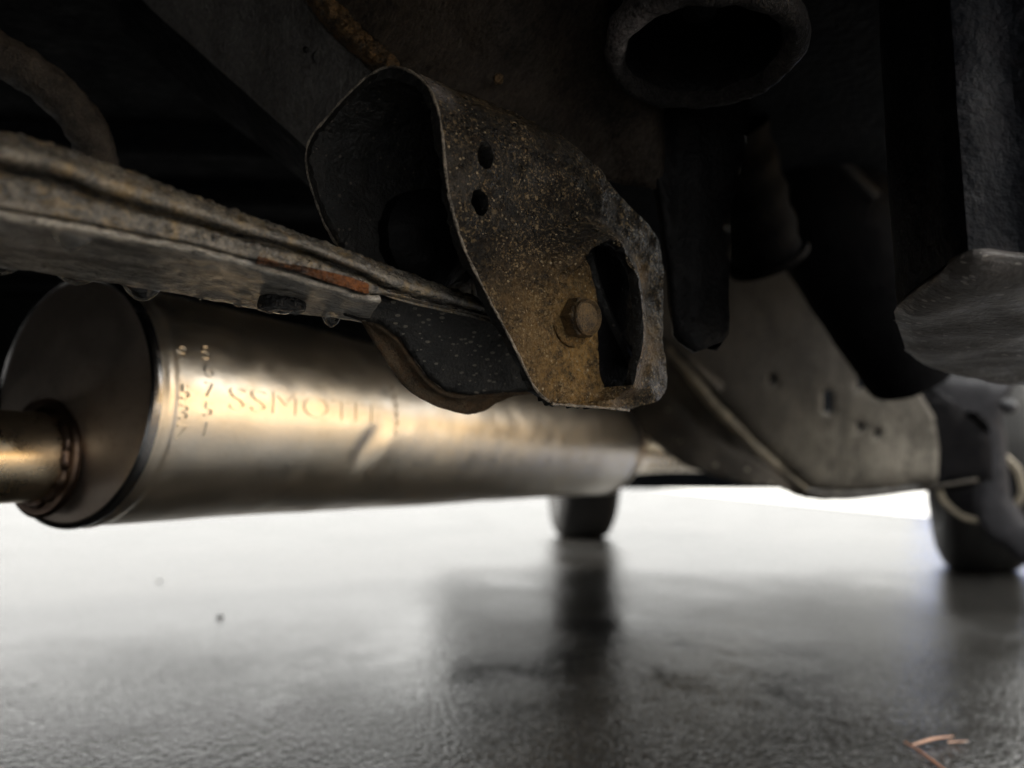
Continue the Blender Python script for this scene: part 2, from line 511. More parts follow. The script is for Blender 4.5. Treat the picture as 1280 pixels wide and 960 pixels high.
def steel(name, tint, rough, gold=None, dirt=0.25):
    m, t, b = new_mat(name)
    co = coords(t)
    n1 = nnoise(t, co, 14, 6, 0.65)
    n2 = nnoise(t, co, 120, 5, 0.7)
    col = mix(t, ramp(t, n1, [(0.35, 0.0), (0.7, 1.0)]), tint, [c * 0.88 for c in tint])
    if gold:
        gc, amt = gold
        col = mix(t, math_n(t, 'MULTIPLY', ramp(t, nnoise(t, co, 5, 3, 0.5), [(0.3, 0.35), (0.7, 1.0)]), amt), col, gc)
    # faint dried mud and water stains
    col = mix(t, math_n(t, 'MULTIPLY', ramp(t, n2, [(0.50, 0.0), (0.80, 1.0)]), dirt), col, (0.16, 0.12, 0.085))
    n6 = nnoise(t, co, 38, 6, 0.75, 0.6)
    col = mix(t, math_n(t, 'MULTIPLY', ramp(t, n6, [(0.56, 0.0), (0.68, 1.0)]), 0.22), col, (0.40, 0.31, 0.20))
    t.links.new(col, b.inputs['Base Color'])
    b.inputs['Metallic'].default_value = 1.0
    rr = t.nodes.new('ShaderNodeMapRange')
    t.links.new(nnoise(t, co, 40, 5, 0.7), rr.inputs[0])
    rr.inputs[1].default_value = 0.3; rr.inputs[2].default_value = 0.7
    rr.inputs[3].default_value = rough - 0.06; rr.inputs[4].default_value = rough + 0.08
    t.links.new(rr.outputs[0], b.inputs['Roughness'])
    h = math_n(t, 'ADD', math_n(t, 'MULTIPLY', nnoise(t, co, 16, 2, 0.5), 0.0008), math_n(t, 'MULTIPLY', nnoise(t, co, 260, 3, 0.6), 0.00012))
    bp = t.nodes.new('ShaderNodeBump'); bp.inputs['Distance'].default_value = 1.0
    t.links.new(h, bp.inputs['Height']); t.links.new(bp.outputs[0], b.inputs['Normal'])
    return m

M['muffler'] = steel('muffler_steel', (0.95, 0.90, 0.84), 0.33, ((0.90, 0.76, 0.52), 0.45), 0.06)
M['muffler_cap'] = steel('muffler_cap_steel', (0.55, 0.50, 0.46), 0.5, ((0.34, 0.24, 0.16), 0.5), 0.3)
M['seam'] = steel('seam_steel', (0.34, 0.335, 0.34), 0.22, None, 0.15)
M['weld'] = steel('weld_heat_tint', (0.16, 0.12, 0.10), 0.40, ((0.18, 0.10, 0.06), 0.5), 0.4)
M['pipe'] = steel('pipe_steel', (0.80, 0.70, 0.56), 0.28, ((0.78, 0.58, 0.30), 0.4))

def water_mat():
    m, t, b = new_mat('water')
    b.inputs['Base Color'].default_value = (1, 1, 1, 1)
    b.inputs['Transmission Weight'].default_value = 1.0
    b.inputs['IOR'].default_value = 1.33
    b.inputs['Roughness'].default_value = 0.0
    return m
M['water'] = water_mat()

def plain(name, col, rough=0.4, metal=0.0, coat=0.0, trans=0.0):
    m, t, b = new_mat(name)
    co = coords(t)
    c = mix(t, ramp(t, nnoise(t, co, 8, 5), [(0.35, 0.0), (0.7, 1.0)]), col, [k * 0.86 for k in col])
    t.links.new(c, b.inputs['Base Color'])
    b.inputs['Roughness'].default_value = rough; b.inputs['Metallic'].default_value = metal
    b.inputs['Coat Weight'].default_value = coat
    b.inputs['Transmission Weight'].default_value = trans
    return m
M['blue'] = plain('blue_car_paint', (0.05, 0.11, 0.36), 0.3, 0.0, 0.8)
M['glass'] = plain('car_glass', (0.03, 0.035, 0.04), 0.06)
M['chrome'] = plain('wheel_alloy', (0.5, 0.5, 0.52), 0.25, 1.0)

def asphalt():
    m, t, b = new_mat('wet_asphalt')
    co = coords(t)
    fine = nnoise(t, co, 260, 3, 0.6)
    vor = t.nodes.new('ShaderNodeTexVoronoi'); vor.inputs['Scale'].default_value = 190
    t.links.new(co, vor.inputs['Vector'])
    patch = nnoise(t, co, 2.3, 5, 0.6, 0.3)
    mp = ramp(t, patch, [(0.40, 0.0), (0.62, 1.0)])
    col = mix(t, ramp(t, fine, [(0.3, 0.0), (0.7, 1.0)]), (0.003, 0.003, 0.0028), (0.022, 0.021, 0.0195))
    st = t.nodes.new('ShaderNodeTexWhiteNoise'); st.noise_dimensions = '3D'
    t.links.new(vor.outputs['Position'], st.inputs['Vector'])
    col = mix(t, math_n(t, 'MULTIPLY', ramp(t, st.outputs['Value'], [(0.55, 0.0), (1.0, 1.0)]), 0.5), col, (0.045, 0.043, 0.040))
    pool = math_n(t, 'MULTIPLY', around(t, co, gpt(790, 800), 0.10, 0.62), ramp(t, nnoise(t, co, 4.5, 6, 0.65, 0.4), [(0.40, 0.0), (0.56, 1.0)]))   # a smoother, wetter patch; the dark underbody reflection is put into its colour
    col = mix(t, math_n(t, 'MULTIPLY', pool, 0.7), col, (0.006, 0.006, 0.006))
    t.links.new(col, b.inputs['Base Color'])
    rr = t.nodes.new('ShaderNodeMapRange'); t.links.new(mp, rr.inputs[0])
    rr.inputs[3].default_value = 0.13; rr.inputs[4].default_value = 0.22
    t.links.new(math_n(t, 'MULTIPLY_ADD', pool, -0.07, rr.outputs[0]), b.inputs['Roughness'])
    stone = math_n(t, 'SUBTRACT', 1.0, vor.outputs['Distance'])
    amp = math_n(t, 'MULTIPLY', math_n(t, 'MULTIPLY_ADD', mp, 0.0005, 0.00055), math_n(t, 'MULTIPLY_ADD', pool, -0.7, 1.0))
    h = math_n(t, 'MULTIPLY', math_n(t, 'ADD', stone, math_n(t, 'MULTIPLY', fine, 0.6)), amp)
    h = math_n(t, 'ADD', h, math_n(t, 'MULTIPLY', nnoise(t, co, 9, 4, 0.6), 0.0009))
    bp = t.nodes.new('ShaderNodeBump'); bp.inputs['Distance'].default_value = 1.0; bp.inputs['Strength'].default_value = 1.0
    t.links.new(h, bp.inputs['Height']); t.links.new(bp.outputs[0], b.inputs['Normal'])
    b.inputs['IOR'].default_value = 1.33                 # a film of water
    return m
M['asphalt'] = asphalt()

# ------------------------------------------------------------------ ground
gx = np.array([-900, -60, -8, -2, 2, 8, 60, 900.0])
gv = np.array([[x, y, 0] for y in gx for x in gx])
tag(obj('ground', gv, grid_faces(8, 8), M['asphalt']), 'wet dark asphalt ground reflecting the pale sky', kind='structure')

pvx = [2.45, 3.0, 4.0, 6.0, 8.42]; pvy = [-6.0, -2.0, 2.0, 6.0, 12.0, 30.0, 60.0]
tag(obj('bounce_pavement', [[x, y, 0.004] for y in pvy for x in pvx], grid_faces(7, 5), M['concrete']), 'pale wet concrete slab added beside the car to bounce light under it', kind='structure')  # added pale sheet bounces light onto the muffler and underbody

# ------------------------------------------------------------------ vehicle body: floor pan, far sill, rear valance
body = thing('vehicle_body', (0, 1.0, 0.62), 'black underside of the vehicle floor above all the hanging parts', 'vehicle underbody')
FLOOR = [(-1.6, -0.9), (0.38, -0.9), (0.42, 0.5), (0.66, 1.2), (1.05, 2.5), (0.2, 2.75), (-0.6, 1.75), (-1.6, 1.35)]
v, f = prism([(x, y, 0.62) for x, y in FLOOR], (0, 0, 0.5))
obj('floor_pan', v, f, M['floor'], body, smooth=False)
ribs = []
for k in range(5):
    y0 = 0.75 + 0.16 * k
    ribs.append(tube([(-1.2, y0, 0.625), (-0.2, y0 + 0.06, 0.625)], 0.028, 14))
v, f = join(ribs)
obj('floor_rib', v, f, M['floor'], body)
def skirt(a, b, ztop, zb0, zb1, th=0.05):
    a, b = np.array([*a, 0.0]), np.array([*b, 0.0])
    n = unit(np.cross(b - a, (0, 0, 1))) * th
    N = 12
    rings = []
    for t in np.linspace(0, 1, N):
        c = a + (b - a) * t
        zb = zb0 + (zb1 - zb0) * t
        rings.append(np.array([c + (0, 0, ztop), c + (0, 0, zb + 0.02), c + n * 0.3 + (0, 0, zb), c + n * 0.8 + (0, 0, zb), c + n + (0, 0, zb + 0.02), c + n + (0, 0, ztop)]))
    return loft(rings, True, True)
v, f = skirt((1.3, 2.35), (-0.25, 2.55), 0.7, 0.205, 0.205)
obj('far_sill', v, f, M['floor'], body)
v, f = skirt((-0.25, 1.95), (-1.6, 1.3), 0.7, 0.33, 0.30)
obj('rear_valance', v, f, M['floor'], body)
v, f = skirt((-1.6, 1.3), (-1.6, -0.9), 0.7, 0.05, 0.05)
obj('blocker_skirt', v, f, M['floor'], body)  # out of view; dropped low to block light from the left
v, f = join([skirt((-1.6, -0.88), (-0.45, -0.88), 0.7, 0.10, 0.12), skirt((-0.45, -0.88), (-0.05, -0.88), 0.7, 0.16, 0.26)])
obj('blocker_bumper', v, f, M['floor'], body)  # out of view; dropped low to block light from behind left

# ------------------------------------------------------------------ frame rail above the bracket
TD = unit((0.77, 0.64, 0.0))                       # direction of arm and bracket channel
frame = thing('frame_rail', P(420, 20, 0.5), 'black pitted frame rail running up left above the bracket', 'frame rail')
def edge(pts, n=24): return resample([P(*p) for p in pts], n)
A_ = edge([(150, -60, 0.56), (180, -5, 0.55), (240, 50, 0.54), (310, 112, 0.52), (383, 178, 0.50), (430, 225, 0.50)])
B_ = edge([(385, -60, 0.47), (415, -5, 0.465), (445, 30, 0.46), (475, 58, 0.455), (500, 84, 0.45), (540, 130, 0.455)])
C_ = edge([(352, -60, 0.478), (384, -5, 0.474), (414, 36, 0.468), (449, 68, 0.463), (480, 96, 0.457), (525, 138, 0.46)])
D_ = edge([(590, -60, 0.44), (620, -5, 0.445), (640, 40, 0.45), (660, 90, 0.46), (690, 150, 0.47), (715, 200, 0.48)])
E_ = edge([(790, -60, 0.47), (800, -5, 0.47), (810, 60, 0.475), (815, 120, 0.48), (820, 180, 0.49), (825, 240, 0.50)])
def sheet_rails(rails, k, amp=0.0, scale=60):
    cols = []
    for i in range(len(rails[0])):
        cols.append(resample([r[i] for r in rails], k))
    v = np.vstack(cols)
    if amp: v = v + np.array([[0, -1, -0.4]]) * np.array([fbm(q, scale) * amp for q in v])[:, None]
    return v, grid_faces(len(cols), k)
v, f = sheet_rails([edge([(60, -60, 0.66), (100, -5, 0.65), (180, 60, 0.64), (260, 130, 0.62), (340, 190, 0.6), (400, 240, 0.6)]), A_ + np.array([0, 0.016, 0.004]), A_ + np.array([0, 0.006, 0.001])], 30)
solidify(obj('rail_back', v, f, M['floor'], frame), 0.004, 0)
v, f = sheet_rails([A_ + np.array([0, 0.004, 0.001]), A_, A_ * 0.93 + C_ * 0.07, A_ * 0.5 + C_ * 0.5, C_ * 0.97 + A_ * 0.03], 70, 0.0012, 70)
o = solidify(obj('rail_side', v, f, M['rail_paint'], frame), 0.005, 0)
fold = []
Cf, Bf = resample(C_, 110), resample(B_, 110)
for i in range(110):
    c0, c1 = Cf[i], Bf[i]
    mid = (c0 + c1) / 2 + np.array([0, -0.006, -0.003])
    fold.append(resample([c0, c0 * 0.6 + mid * 0.4 + np.array([0, -0.002, 0]), mid, c1 * 0.6 + mid * 0.4 + np.array([0, -0.001, 0]), c1], 26))
v = np.vstack(fold)
v = v + np.array([[0, -1, -0.3]]) * np.array([fbm(q, 110, 3) * 0.003 + fbm(q, 380, 3, 4.0) * 0.0022 for q in v])[:, None]
solidify(obj('rusty_fold', v, grid_faces(len(fold), 26), M['frame_gold'], frame), 0.005, 0)
v, f = sheet_rails([B_, B_ * 0.6 + D_ * 0.4 + np.array([0, -0.004, 0]), D_, (D_ + E_) / 2 + np.array([0, 0.01, 0]), E_, E_ + np.array([0.02, 0.06, 0.0])], 70, 0.003, 45)
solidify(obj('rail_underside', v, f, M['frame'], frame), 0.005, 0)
# small weld spatter lump and drilled pits on the rail
sv, sf = tube([P(618, 100, 0.448), P(622, 98, 0.446), P(627, 104, 0.448)], [0.001, 0.0042, 0.001], 12, 6)
obj('weld_spatter', sv, sf, M['frame_gold'], frame)
for cx, cy, r in ((398, 72, 8), (382, 62, 4)):
    q = P(cx, cy, 0.478)
    v, f = lathe([(0, r * 0.0005), (0.002, r * 0.00042), (0.003, r * 0.0001)], q, unit(CAMV - q) * -1, 14)
    obj('pit', v, f, M['black'], frame)

# ------------------------------------------------------------------ the clevis bracket
bracket = thing('mounting_bracket', P(600, 90, 0.40), 'rusty U-shaped steel bracket with two oval holes and a bolt, hanging in the centre', 'bracket')
NW = unit((0.64, -0.77, -0.10))
P0 = P(560, 250, 0.36)
WID = 0.085
right_px = [(553, 170), (556, 205), (562, 250), (580, 310), (608, 368), (640, 428), (668, 484), (690, 505)]
left_px = [(470, 372), (432, 322), (404, 275), (387, 225), (383, 195)]
lp = [on_plane(x, y, P0 - NW * WID, NW) for x, y in left_px]
rp = [on_plane(x, y, P0, NW) for x, y in right_px]
arch = [P(388, 174, 0.403), P(410, 146, 0.402), P(440, 113, 0.398), (P(466, 92, 0.392)), P(490, 84, 0.386), P(514, 90, 0.376), P(536, 110, 0.367), P(548, 140, 0.361)]
Fc = resample(lp + arch + rp, 400)
La = np.concatenate([[0], np.cumsum(np.linalg.norm(np.diff(Fc, axis=0), axis=1))])
ATOT = La[-1]
def Fa(a): return np.stack([np.interp(a, La, Fc[:, k]) for k in range(3)], -1)
def Na(a):
    d = Fa(np.clip(a + 0.004, 0, ATOT)) - Fa(np.clip(a - 0.004, 0, ATOT))
    n = np.cross(d, TD)
    n /= np.linalg.norm(n, axis=-1, keepdims=True)
    return n if np.mean(n[-1] @ NW) > 0 else -n
# how far each line of the strap runs back
fpx = np.stack(proj(Fc)[:2], 1)
right_edge = [(120, 760), (200, 800), (260, 816), (330, 829), (430, 827), (455, 834), (470, 835), (492, 832), (505, 812), (520, 795), (560, 780)]
i_top = int(np.argmin(fpx[:, 1]))
i_arch = int(np.argmin(np.abs(fpx[:, 0] - 553) + np.abs(fpx[:, 1] - 170)))
Sm = np.zeros(400)
for i in range(400):
    if i < i_top: Sm[i] = 0.11
    elif i < i_arch: Sm[i] = 0.06 + 0.065 * (i - i_top) / (i_arch - i_top)
    else:
        for s in np.arange(0.02, 0.3, 0.001):
            x, y, _ = proj(Fc[i] + TD * s)
            if x >= np.interp(y, [q[0] for q in right_edge], [q[1] for q in right_edge]): break
        Sm[i] = min(s, 0.125 + 1.9 * (La[i] - La[i_arch]))
Sm = Sm * (1 - 0.22 * np.clip((La - (ATOT - 0.016)) / 0.016, 0, 1) ** 1.5)
k = np.ones(9) / 9
Sm = np.convolve(np.pad(Sm, 4, 'edge'), k, 'valid')
BOT = ATOT
front = [(a, 0.0007 * fbm((a * 1, 0, 0), 90, 3)) for a in np.linspace(0, ATOT, 220)]
back = [(a, np.interp(a, La, Sm) + 0.001 * fbm((a, 3, 0), 120, 2)) for a in np.linspace(ATOT, 0, 90)]
outline = front + back
# map sight lines to the strap's own surface coordinates
aa = np.linspace(La[i_top], ATOT, 260); ss = np.linspace(0, 0.2, 200)
AA, SS = np.meshgrid(aa, ss, indexing='ij')
tab = Fa(AA.ravel()) + SS.ravel()[:, None] * TD
tpx = np.stack(proj(tab)[:2], 1)
def to_as(x, y):
    i = int(np.argmin((tpx[:, 0] - x) ** 2 + (tpx[:, 1] - y) ** 2))
    return AA.ravel()[i], SS.ravel()[i]
holes = [[to_as(*q) for q in ellipse(605, 195, 10.5, 17, -0.15, 20)], [to_as(*q) for q in ellipse(599, 253, 11, 17, -0.15, 20)],
         [to_as(*q) for q in [(727, 312), (733, 304.5), (749, 316.5), (765.5, 353), (771.5, 395), (771.5, 440), (767, 481), (758, 485), (754, 468), (753, 440), (753, 395), (749, 360), (740, 332)]]]  # last hole: a slot cut to stand for deep shade beside the bolt
V2, F2 = flat_mesh(outline, holes, 0.0017)
a_, s_ = V2[:, 0], V2[:, 1]
base = Fa(a_) + s_[:, None] * TD
nn = Na(a_)
bpx = np.stack(proj(base)[:2], 1)
h = np.zeros(len(V2))
on_right = a_ > La[i_arch] - 0.01
# horseshoe lip round the bolt: steep inside, easing away outside
lip = [(700, 376), (703, 348), (714, 320), (731, 306), (748, 318), (764, 354), (770, 395), (770, 440), (766, 480), (760, 496)]
lipS = resample([(*q, 0) for q in lip], 60)[:, :2]
d, u = seg_dist(bpx, lipS, False)
recess = np.vstack([lipS, [(742, 500), (716, 470), (696, 430)]])
dr = seg_dist(bpx, recess)[0]
h -= np.where(inpoly(bpx, recess) & on_right, 0.0028 * np.clip(dr / 16.0, 0, 1), 0)
pit = np.vstack([lipS, [(730, 505), (700, 470), (690, 420)]])
inside = inpoly(bpx, pit)
prof_out = np.clip(1 - d / 40.0, 0, 1); prof_out = prof_out ** 2 * (3 - 2 * prof_out)
prof_in = np.clip(1 - d / 5.0, 0, 1)
amp = 0.019 * np.interp(u, [0, 0.12, 0.3, 0.75, 0.95, 1.0], [0.25, 0.55, 1.0, 1.0, 0.8, 0.5])
h += np.where(inside, prof_in, prof_out) * amp * on_right
# bulge under the arch, valley beside it, weld dimple, notch, folded corner
def blob(cx, cy, rx, ry, hh): return hh * np.exp(-(((bpx[:, 0] - cx) / rx) ** 2 + ((bpx[:, 1] - cy) / ry) ** 2)) * on_right
h += blob(636, 298, 9, 9, 0.0028) + blob(690, 240, 50, 45, -0.006) + blob(655, 335, 26, 14, 0.003)
h += blob(697, 348, 8, 12, -0.006) + blob(687, 330, 10, 6, 0.003) + blob(775, 498, 22, 9, -0.006) + blob(810, 495, 14, 16, 0.004)
h += blob(716, 402, 20, 26, -0.003) + blob(612, 225, 24, 50, 0.0015)
h += np.array([fbm(q, 55, 3) * 0.0013 + fbm(q, 260, 2, 3.1) * 0.00045 for q in base])
v = base + nn * h[:, None]
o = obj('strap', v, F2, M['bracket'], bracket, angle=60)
o.data.materials.append(M['bracket_in'])            # near-black stands in for the shade inside the channel
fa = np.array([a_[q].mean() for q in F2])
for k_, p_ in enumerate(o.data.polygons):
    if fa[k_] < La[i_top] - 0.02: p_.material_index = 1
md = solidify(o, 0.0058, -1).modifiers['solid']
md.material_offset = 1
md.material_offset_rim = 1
bevel(o, 0.0009, 2)
ef = Fc[int(0.02 * 400):-2]
ef = ef + Na(La[int(0.02 * 400):-2]) * 0.0001
v, f = tube(ef[::2], 0.00075, 8, bump=lambda q: fbm(q, 260, 2) * 0.0006)
obj('worn_edge_highlight', v, f, M['edge'], bracket)  # lighter bead: edge wear, with the edge highlight put into its colour
botl = Fa(np.full(40, ATOT)) + np.linspace(0, Sm[-1], 40)[:, None] * TD
hb = np.array([h[int(np.argmin(((base - q) ** 2).sum(1)))] for q in botl])
v, f = tube(botl + NW * hb[:, None], 0.0008, 8, bump=lambda q: fbm(q, 260, 2) * 0.0006)
obj('worn_edge_highlight', v, f, M['edge'], bracket)
ia, ib = int(0.10 * 400), max(i_top - 30, 60)
ga = resample([Fc[ia] + TD * 0.095, Fc[(ia + ib) // 2] + TD * 0.095, Fc[ib] + TD * 0.095], 12)
gb = resample([Fc[-40] + TD * 0.10 - NW * 0.006, Fc[(i_arch + 360) // 2] + TD * 0.10 - NW * 0.006, Fc[i_arch + 5] + TD * 0.10 - NW * 0.006], 12)
gv = np.vstack([resample([p, q], 14) for p, q in zip(ga, gb)])
solidify(obj('channel_shade_back', gv, grid_faces(12, 14), M['bracket_in'], bracket), 0.003, 0)  # added plate closes the channel so the slot stays dark
lv, lf = plate_px([(700, 290), (745, 290), (790, 330), (800, 400), (798, 470), (775, 505), (735, 495), (728, 400)], P0 - NW * 0.0105, NW, 0.006)
solidify(obj('slot_shade_plate', lv, lf, M['black'], bracket), 0.002, 0)  # dark sheet stands in for the shade in the slot
# bolt with flange, head and washer
qb = on_plane(716, 398, P0 - NW * 0.002, NW)
ax = NW
bolt = thing  # placeholder name kept free
bv = [lathe([(-0.004, 0.0), (-0.004, 0.0155), (0.0012, 0.0155), (0.002, 0.0145), (0.002, 0.0)], qb, ax, 40)]
washer = obj('bolt_washer', *bv[0], M['bracket'], bracket)
hexp = []
for hh, rr in ((0.0, 0.0118), (0.0078, 0.0118), (0.0090, 0.0106)):
    hexp.append((hh, rr))
v, f = lathe(hexp, qb + ax * 0.002, ax, 6)
f = list(f) + [tuple(range(12, 18))]
bh = obj('bolt_head', v, f, M['bolt'], bracket, angle=25)
bevel(bh, 0.0009, 2)
v, f = lathe([(0.0088, 0.0100), (0.0104, 0.0098), (0.0111, 0.0090), (0.0092, 0.0076), (0.0099, 0.003), (0.0099, 0.0)], qb + ax * 0.002, ax, 32)
obj('bolt_face', v, f, M['bolt'], bh)
v, f = lathe([(-0.10, 0.0065), (0.0, 0.0065)], qb, ax, 20)
obj('bolt_shank', v, f, M['bolt'], bracket)

# ------------------------------------------------------------------ suspension arm
arm = thing('suspension_arm', P(300, 320, 0.36), 'wet rusty stamped steel arm studded with water drops, entering the bracket from the left', 'suspension arm')
XS = np.array([-160, -80, 0, 75, 125, 200, 250, 320, 380, 430, 455, 485, 520, 560, 600, 650])
def dep(x):                                        # the arm recedes at an even pace along TD
    x0, d0 = -0.182, 0.272
    k = (x - 640) / F_PX
    t = (k * d0 - x0) / (TD[0] - k * TD[1])
    return d0 + t * TD[1]
top = np.interp(XS, [-160, 0, 60, 100, 200, 300, 400, 500, 580, 650], [128, 163, 178, 191, 228, 266, 300, 338, 366, 392])
gro = np.interp(XS, [-160, 0, 75, 125, 175, 225, 320, 380, 455, 485, 520, 600, 650], [168, 209, 225, 245, 260, 272, 300, 315, 345, 361, 372, 391, 407])
low = np.interp(XS, [-160, 0, 70, 125, 200, 250, 320, 392, 455, 485, 520, 600, 650], [222, 260, 271, 282, 297, 307, 326, 346, 366, 369, 377, 395, 411])
bot = np.interp(XS, [-160, 0, 75, 160, 250, 317, 380, 430, 465, 520, 600, 650], [296, 325, 337, 350, 365, 379, 386, 392, 400, 410, 420, 430])
rails = []
spec = [  # (y between lines, depth offset)
    (lambda i: top[i] + 4, 0.016), (lambda i: top[i], 0.007), (lambda i: top[i] * .85 + gro[i] * .15, 0.0005),
    (lambda i: top[i] * .55 + gro[i] * .45, -0.0055), (lambda i: top[i] * .2 + gro[i] * .8, -0.0042),
    (lambda i: gro[i] - 1.0, 0.003), (lambda i: gro[i] + 2.0, 0.004), (lambda i: gro[i] * .72 + low[i] * .28, -0.0005),
    (lambda i: gro[i] * .4 + low[i] * .6, -0.0008), (lambda i: low[i] - 2.5, -0.0012), (lambda i: low[i] + 1, 0.0015)]
for fn, do in spec:
    rails.append(resample([P(XS[i], fn(i), dep(XS[i]) + do) for i in range(len(XS))], 240))
def smooth_profile(cols, k): return resample(cols, k)
ncol = 44
rows = []
for i in range(240):
    rows.append(resample([r[i] for r in rails], ncol))
vtop = np.vstack(rows)
bumpd = np.array([fbm(q, 60, 3) * 0.0003 + fbm(q, 420, 2, 5.0) * 0.00016 for q in vtop])
vtop = vtop + np.array([[0.0, -1.0, 0.15]]) * bumpd[:, None]
ARM_FACE = vtop.reshape(240, ncol, 3)
o = solidify(obj('side_wall', vtop, grid_faces(240, ncol), M['arm'], arm, angle=80), 0.003, -1)
urow = []
lowr = rails[-1]
botr = []
for i in range(len(XS)):
    d0 = dep(XS[i]) + 0.0015
    z0 = P(XS[i], low[i] + 1, d0)[2]
    r = ray(XS[i], bot[i])
    t = (z0 - 0.001 - CAM_H) / r[2]
    botr.append(P(XS[i], bot[i], min(t, d0 + 0.075)))
botr = resample(botr, 240)
for i in range(240):
    a, b = lowr[i], botr[i]
    urow.append(resample([a, a * .93 + b * .07 + np.array([0, 0, -0.0006]), a * 0.6 + b * 0.4, a * 0.25 + b * 0.75, a * .03 + b * .97 + np.array([0, 0, -0.0004]), b + np.array([0, 0.002, 0.004])], 26))
v = np.vstack(urow)
v = v + np.array([[0, 0, 1.0]]) * np.array([fbm(q, 120, 3) * 0.0006 for q in v])[:, None]
ARM_UNDER = v.reshape(240, 26, 3)
sel = int(np.argmin(np.abs(proj(np.array(lowr))[0] - 478)))
solidify(obj('underside', v[:sel * 26], grid_faces(sel, 26), M['arm_under'], arm, angle=80), 0.003, 1)
# back wall closes the section
bw = []
for i in range(240):
    b = botr[i]; t_ = rails[0][i]
    bw.append(np.array([b + np.array([0, 0.001, 0.003]), (b + t_) / 2 + np.array([0.0, 0.01, 0.0]), t_ + np.array([0, 0.004, -0.001])]))
solidify(obj('back_wall', np.vstack(bw[:sel]), grid_faces(sel, 3), M['frame'], arm), 0.002, 0)
# orange rusted seam between rim and underside
sr = []
for x in np.linspace(322, 461, 60):
    g = np.interp(x, XS, gro); l = np.interp(x, XS, low)
    tt = np.clip((x - 322) / 120, 0, 1)
    y0 = l - 2 - (l - g - 3) * (0.05 + 0.62 * tt)
    y1 = l + 1.0 * tt
    dd = dep(x) - 0.0038
    sr.append(np.array([P(x, y0, dd + 0.004), P(x, y0 + 1, dd), P(x, (y0 + y1) / 2, dd - 0.0012), P(x, y1 - 1, dd), P(x, y1 + 1, dd + 0.004)]))
v = np.vstack(sr); v = v + np.array([[0, -1, 0]]) * np.array([fbm(q, 300, 2) * 0.0007 for q in v])[:, None]
tag(solidify(obj('rust_seam', v, grid_faces(60, 5), M['rust_strip'], arm), 0.002, -1), 'bright orange rusted seam along the arm')
# black rubber stud under the arm
qs = P(353, 350, 0.385)
v, f = lathe([(0.0, 0.0105), (0.008, 0.0105), (0.011, 0.0115), (0.0135, 0.0122), (0.0155, 0.0115), (0.0165, 0.0075), (0.0168, 0.0)], qs, (0, 0.05, -1), 32, wob=lambda q: fbm(q, 200) * 0.0008)
obj('rubber_stud', v, f, M['wet_rubber'], arm)
# end plate: black paint with grit, then the down-turned rusty flange
pe = P(560, 420, 0.432)
ne = unit((0.42, -0.78, -0.46))
plate_o = [(428, 366), (470, 368), (520, 372), (575, 376), (612, 392), (650, 440), (685, 486), (640, 488), (585, 492), (556, 487), (534, 470), (516, 446), (498, 420), (476, 404), (448, 398), (428, 392)]
v, f = plate_px(plate_o, pe, ne, 0.003, hfun=lambda px, W: np.array([fbm(q, 60, 3) * 0.0012 for q in W]))
solidify(obj('end_plate', v, f, M['arm_end'], arm), 0.003, -1)
inner = [(446, 392), (476, 404), (498, 420), (516, 446), (534, 470), (556, 487), (585, 492), (640, 488), (690, 486)]
outer = [(446, 392), (462, 420), (482, 452), (506, 484), (536, 504), (562, 513), (592, 517), (640, 496), (690, 492)]
ci = resample([on_plane(x, y, pe, ne) for x, y in inner], 80)
co_ = []
for q, (x, y) in zip(resample([(*o_, 0) for o_ in outer], 80)[:, :2], resample([(*o_, 0) for o_ in outer], 80)[:, :2]):
    co_.append(on_plane(x, y, pe + ne * -0.006, ne))
co_ = np.array(co_)
fl = []
for i in range(80):
    a, b = ci[i], co_[i]
    fl.append(resample([a, a * 0.75 + b * 0.25 - ne * 0.004, a * 0.4 + b * 0.6 - ne * 0.004, b], 12))
v = np.vstack(fl); v = v + ne * np.array([fbm(q, 150, 3) * 0.0009 for q in v])[:, None]
solidify(obj('end_flange', v, grid_faces(80, 12), M['arm_flange'], arm), 0.003, -1)
# rubber bush inside the channel
qc = P(515, 305, 0.455)
v, f = lathe([(-0.045, 0.0), (-0.045, 0.022), (-0.032, 0.03), (0.0, 0.031), (0.022, 0.029), (0.03, 0.018), (0.031, 0.012), (0.027, 0.0)], qc, NW, 40, wob=lambda q: fbm(q, 90) * 0.002)
obj('rubber_bush', v, f, M['black'], arm)

# ------------------------------------------------------------------ water drops
def drop(name, top, wid, dep_, hgt, axis, label, group='big water drops hanging from the arm'):
    """a pendant drop: flat where it clings, round below; axis: direction along the edge it hangs from"""
    ax_ = unit(axis); side = unit(np.cross(ax_, (0, 0, 1)))
    rings = []
    for t in np.linspace(0, 1, 12):
        r = (1 - t ** 1.5) ** 0.62 if t < 1 else 0.0
        th = np.linspace(0, 2 * math.pi, 20, endpoint=False)
        rings.append(np.asarray(top) + np.array([0, 0, -hgt * t]) + max(r, 0.02) * (np.outer(np.cos(th), ax_ * wid / 2) + np.outer(np.sin(th), side * dep_ / 2)))
    v, f = loft(rings, True, True)
    o = obj(name, v, f, M['water'], None, origin=top)
    return tag(o, label, 'water drop', group)
def under_at(x, fr):
    best, bi = 1e9, None
    i = int(np.argmin(np.abs(proj(ARM_UNDER[:, 12])[0] - x)))
    for di in range(-40, 41):
        ii = min(max(i + di, 0), 239)
        q = ARM_UNDER[ii, int(fr * 25)]
        e = abs(proj(q)[0] - x)
        if e < best: best, bi = e, q
    return bi
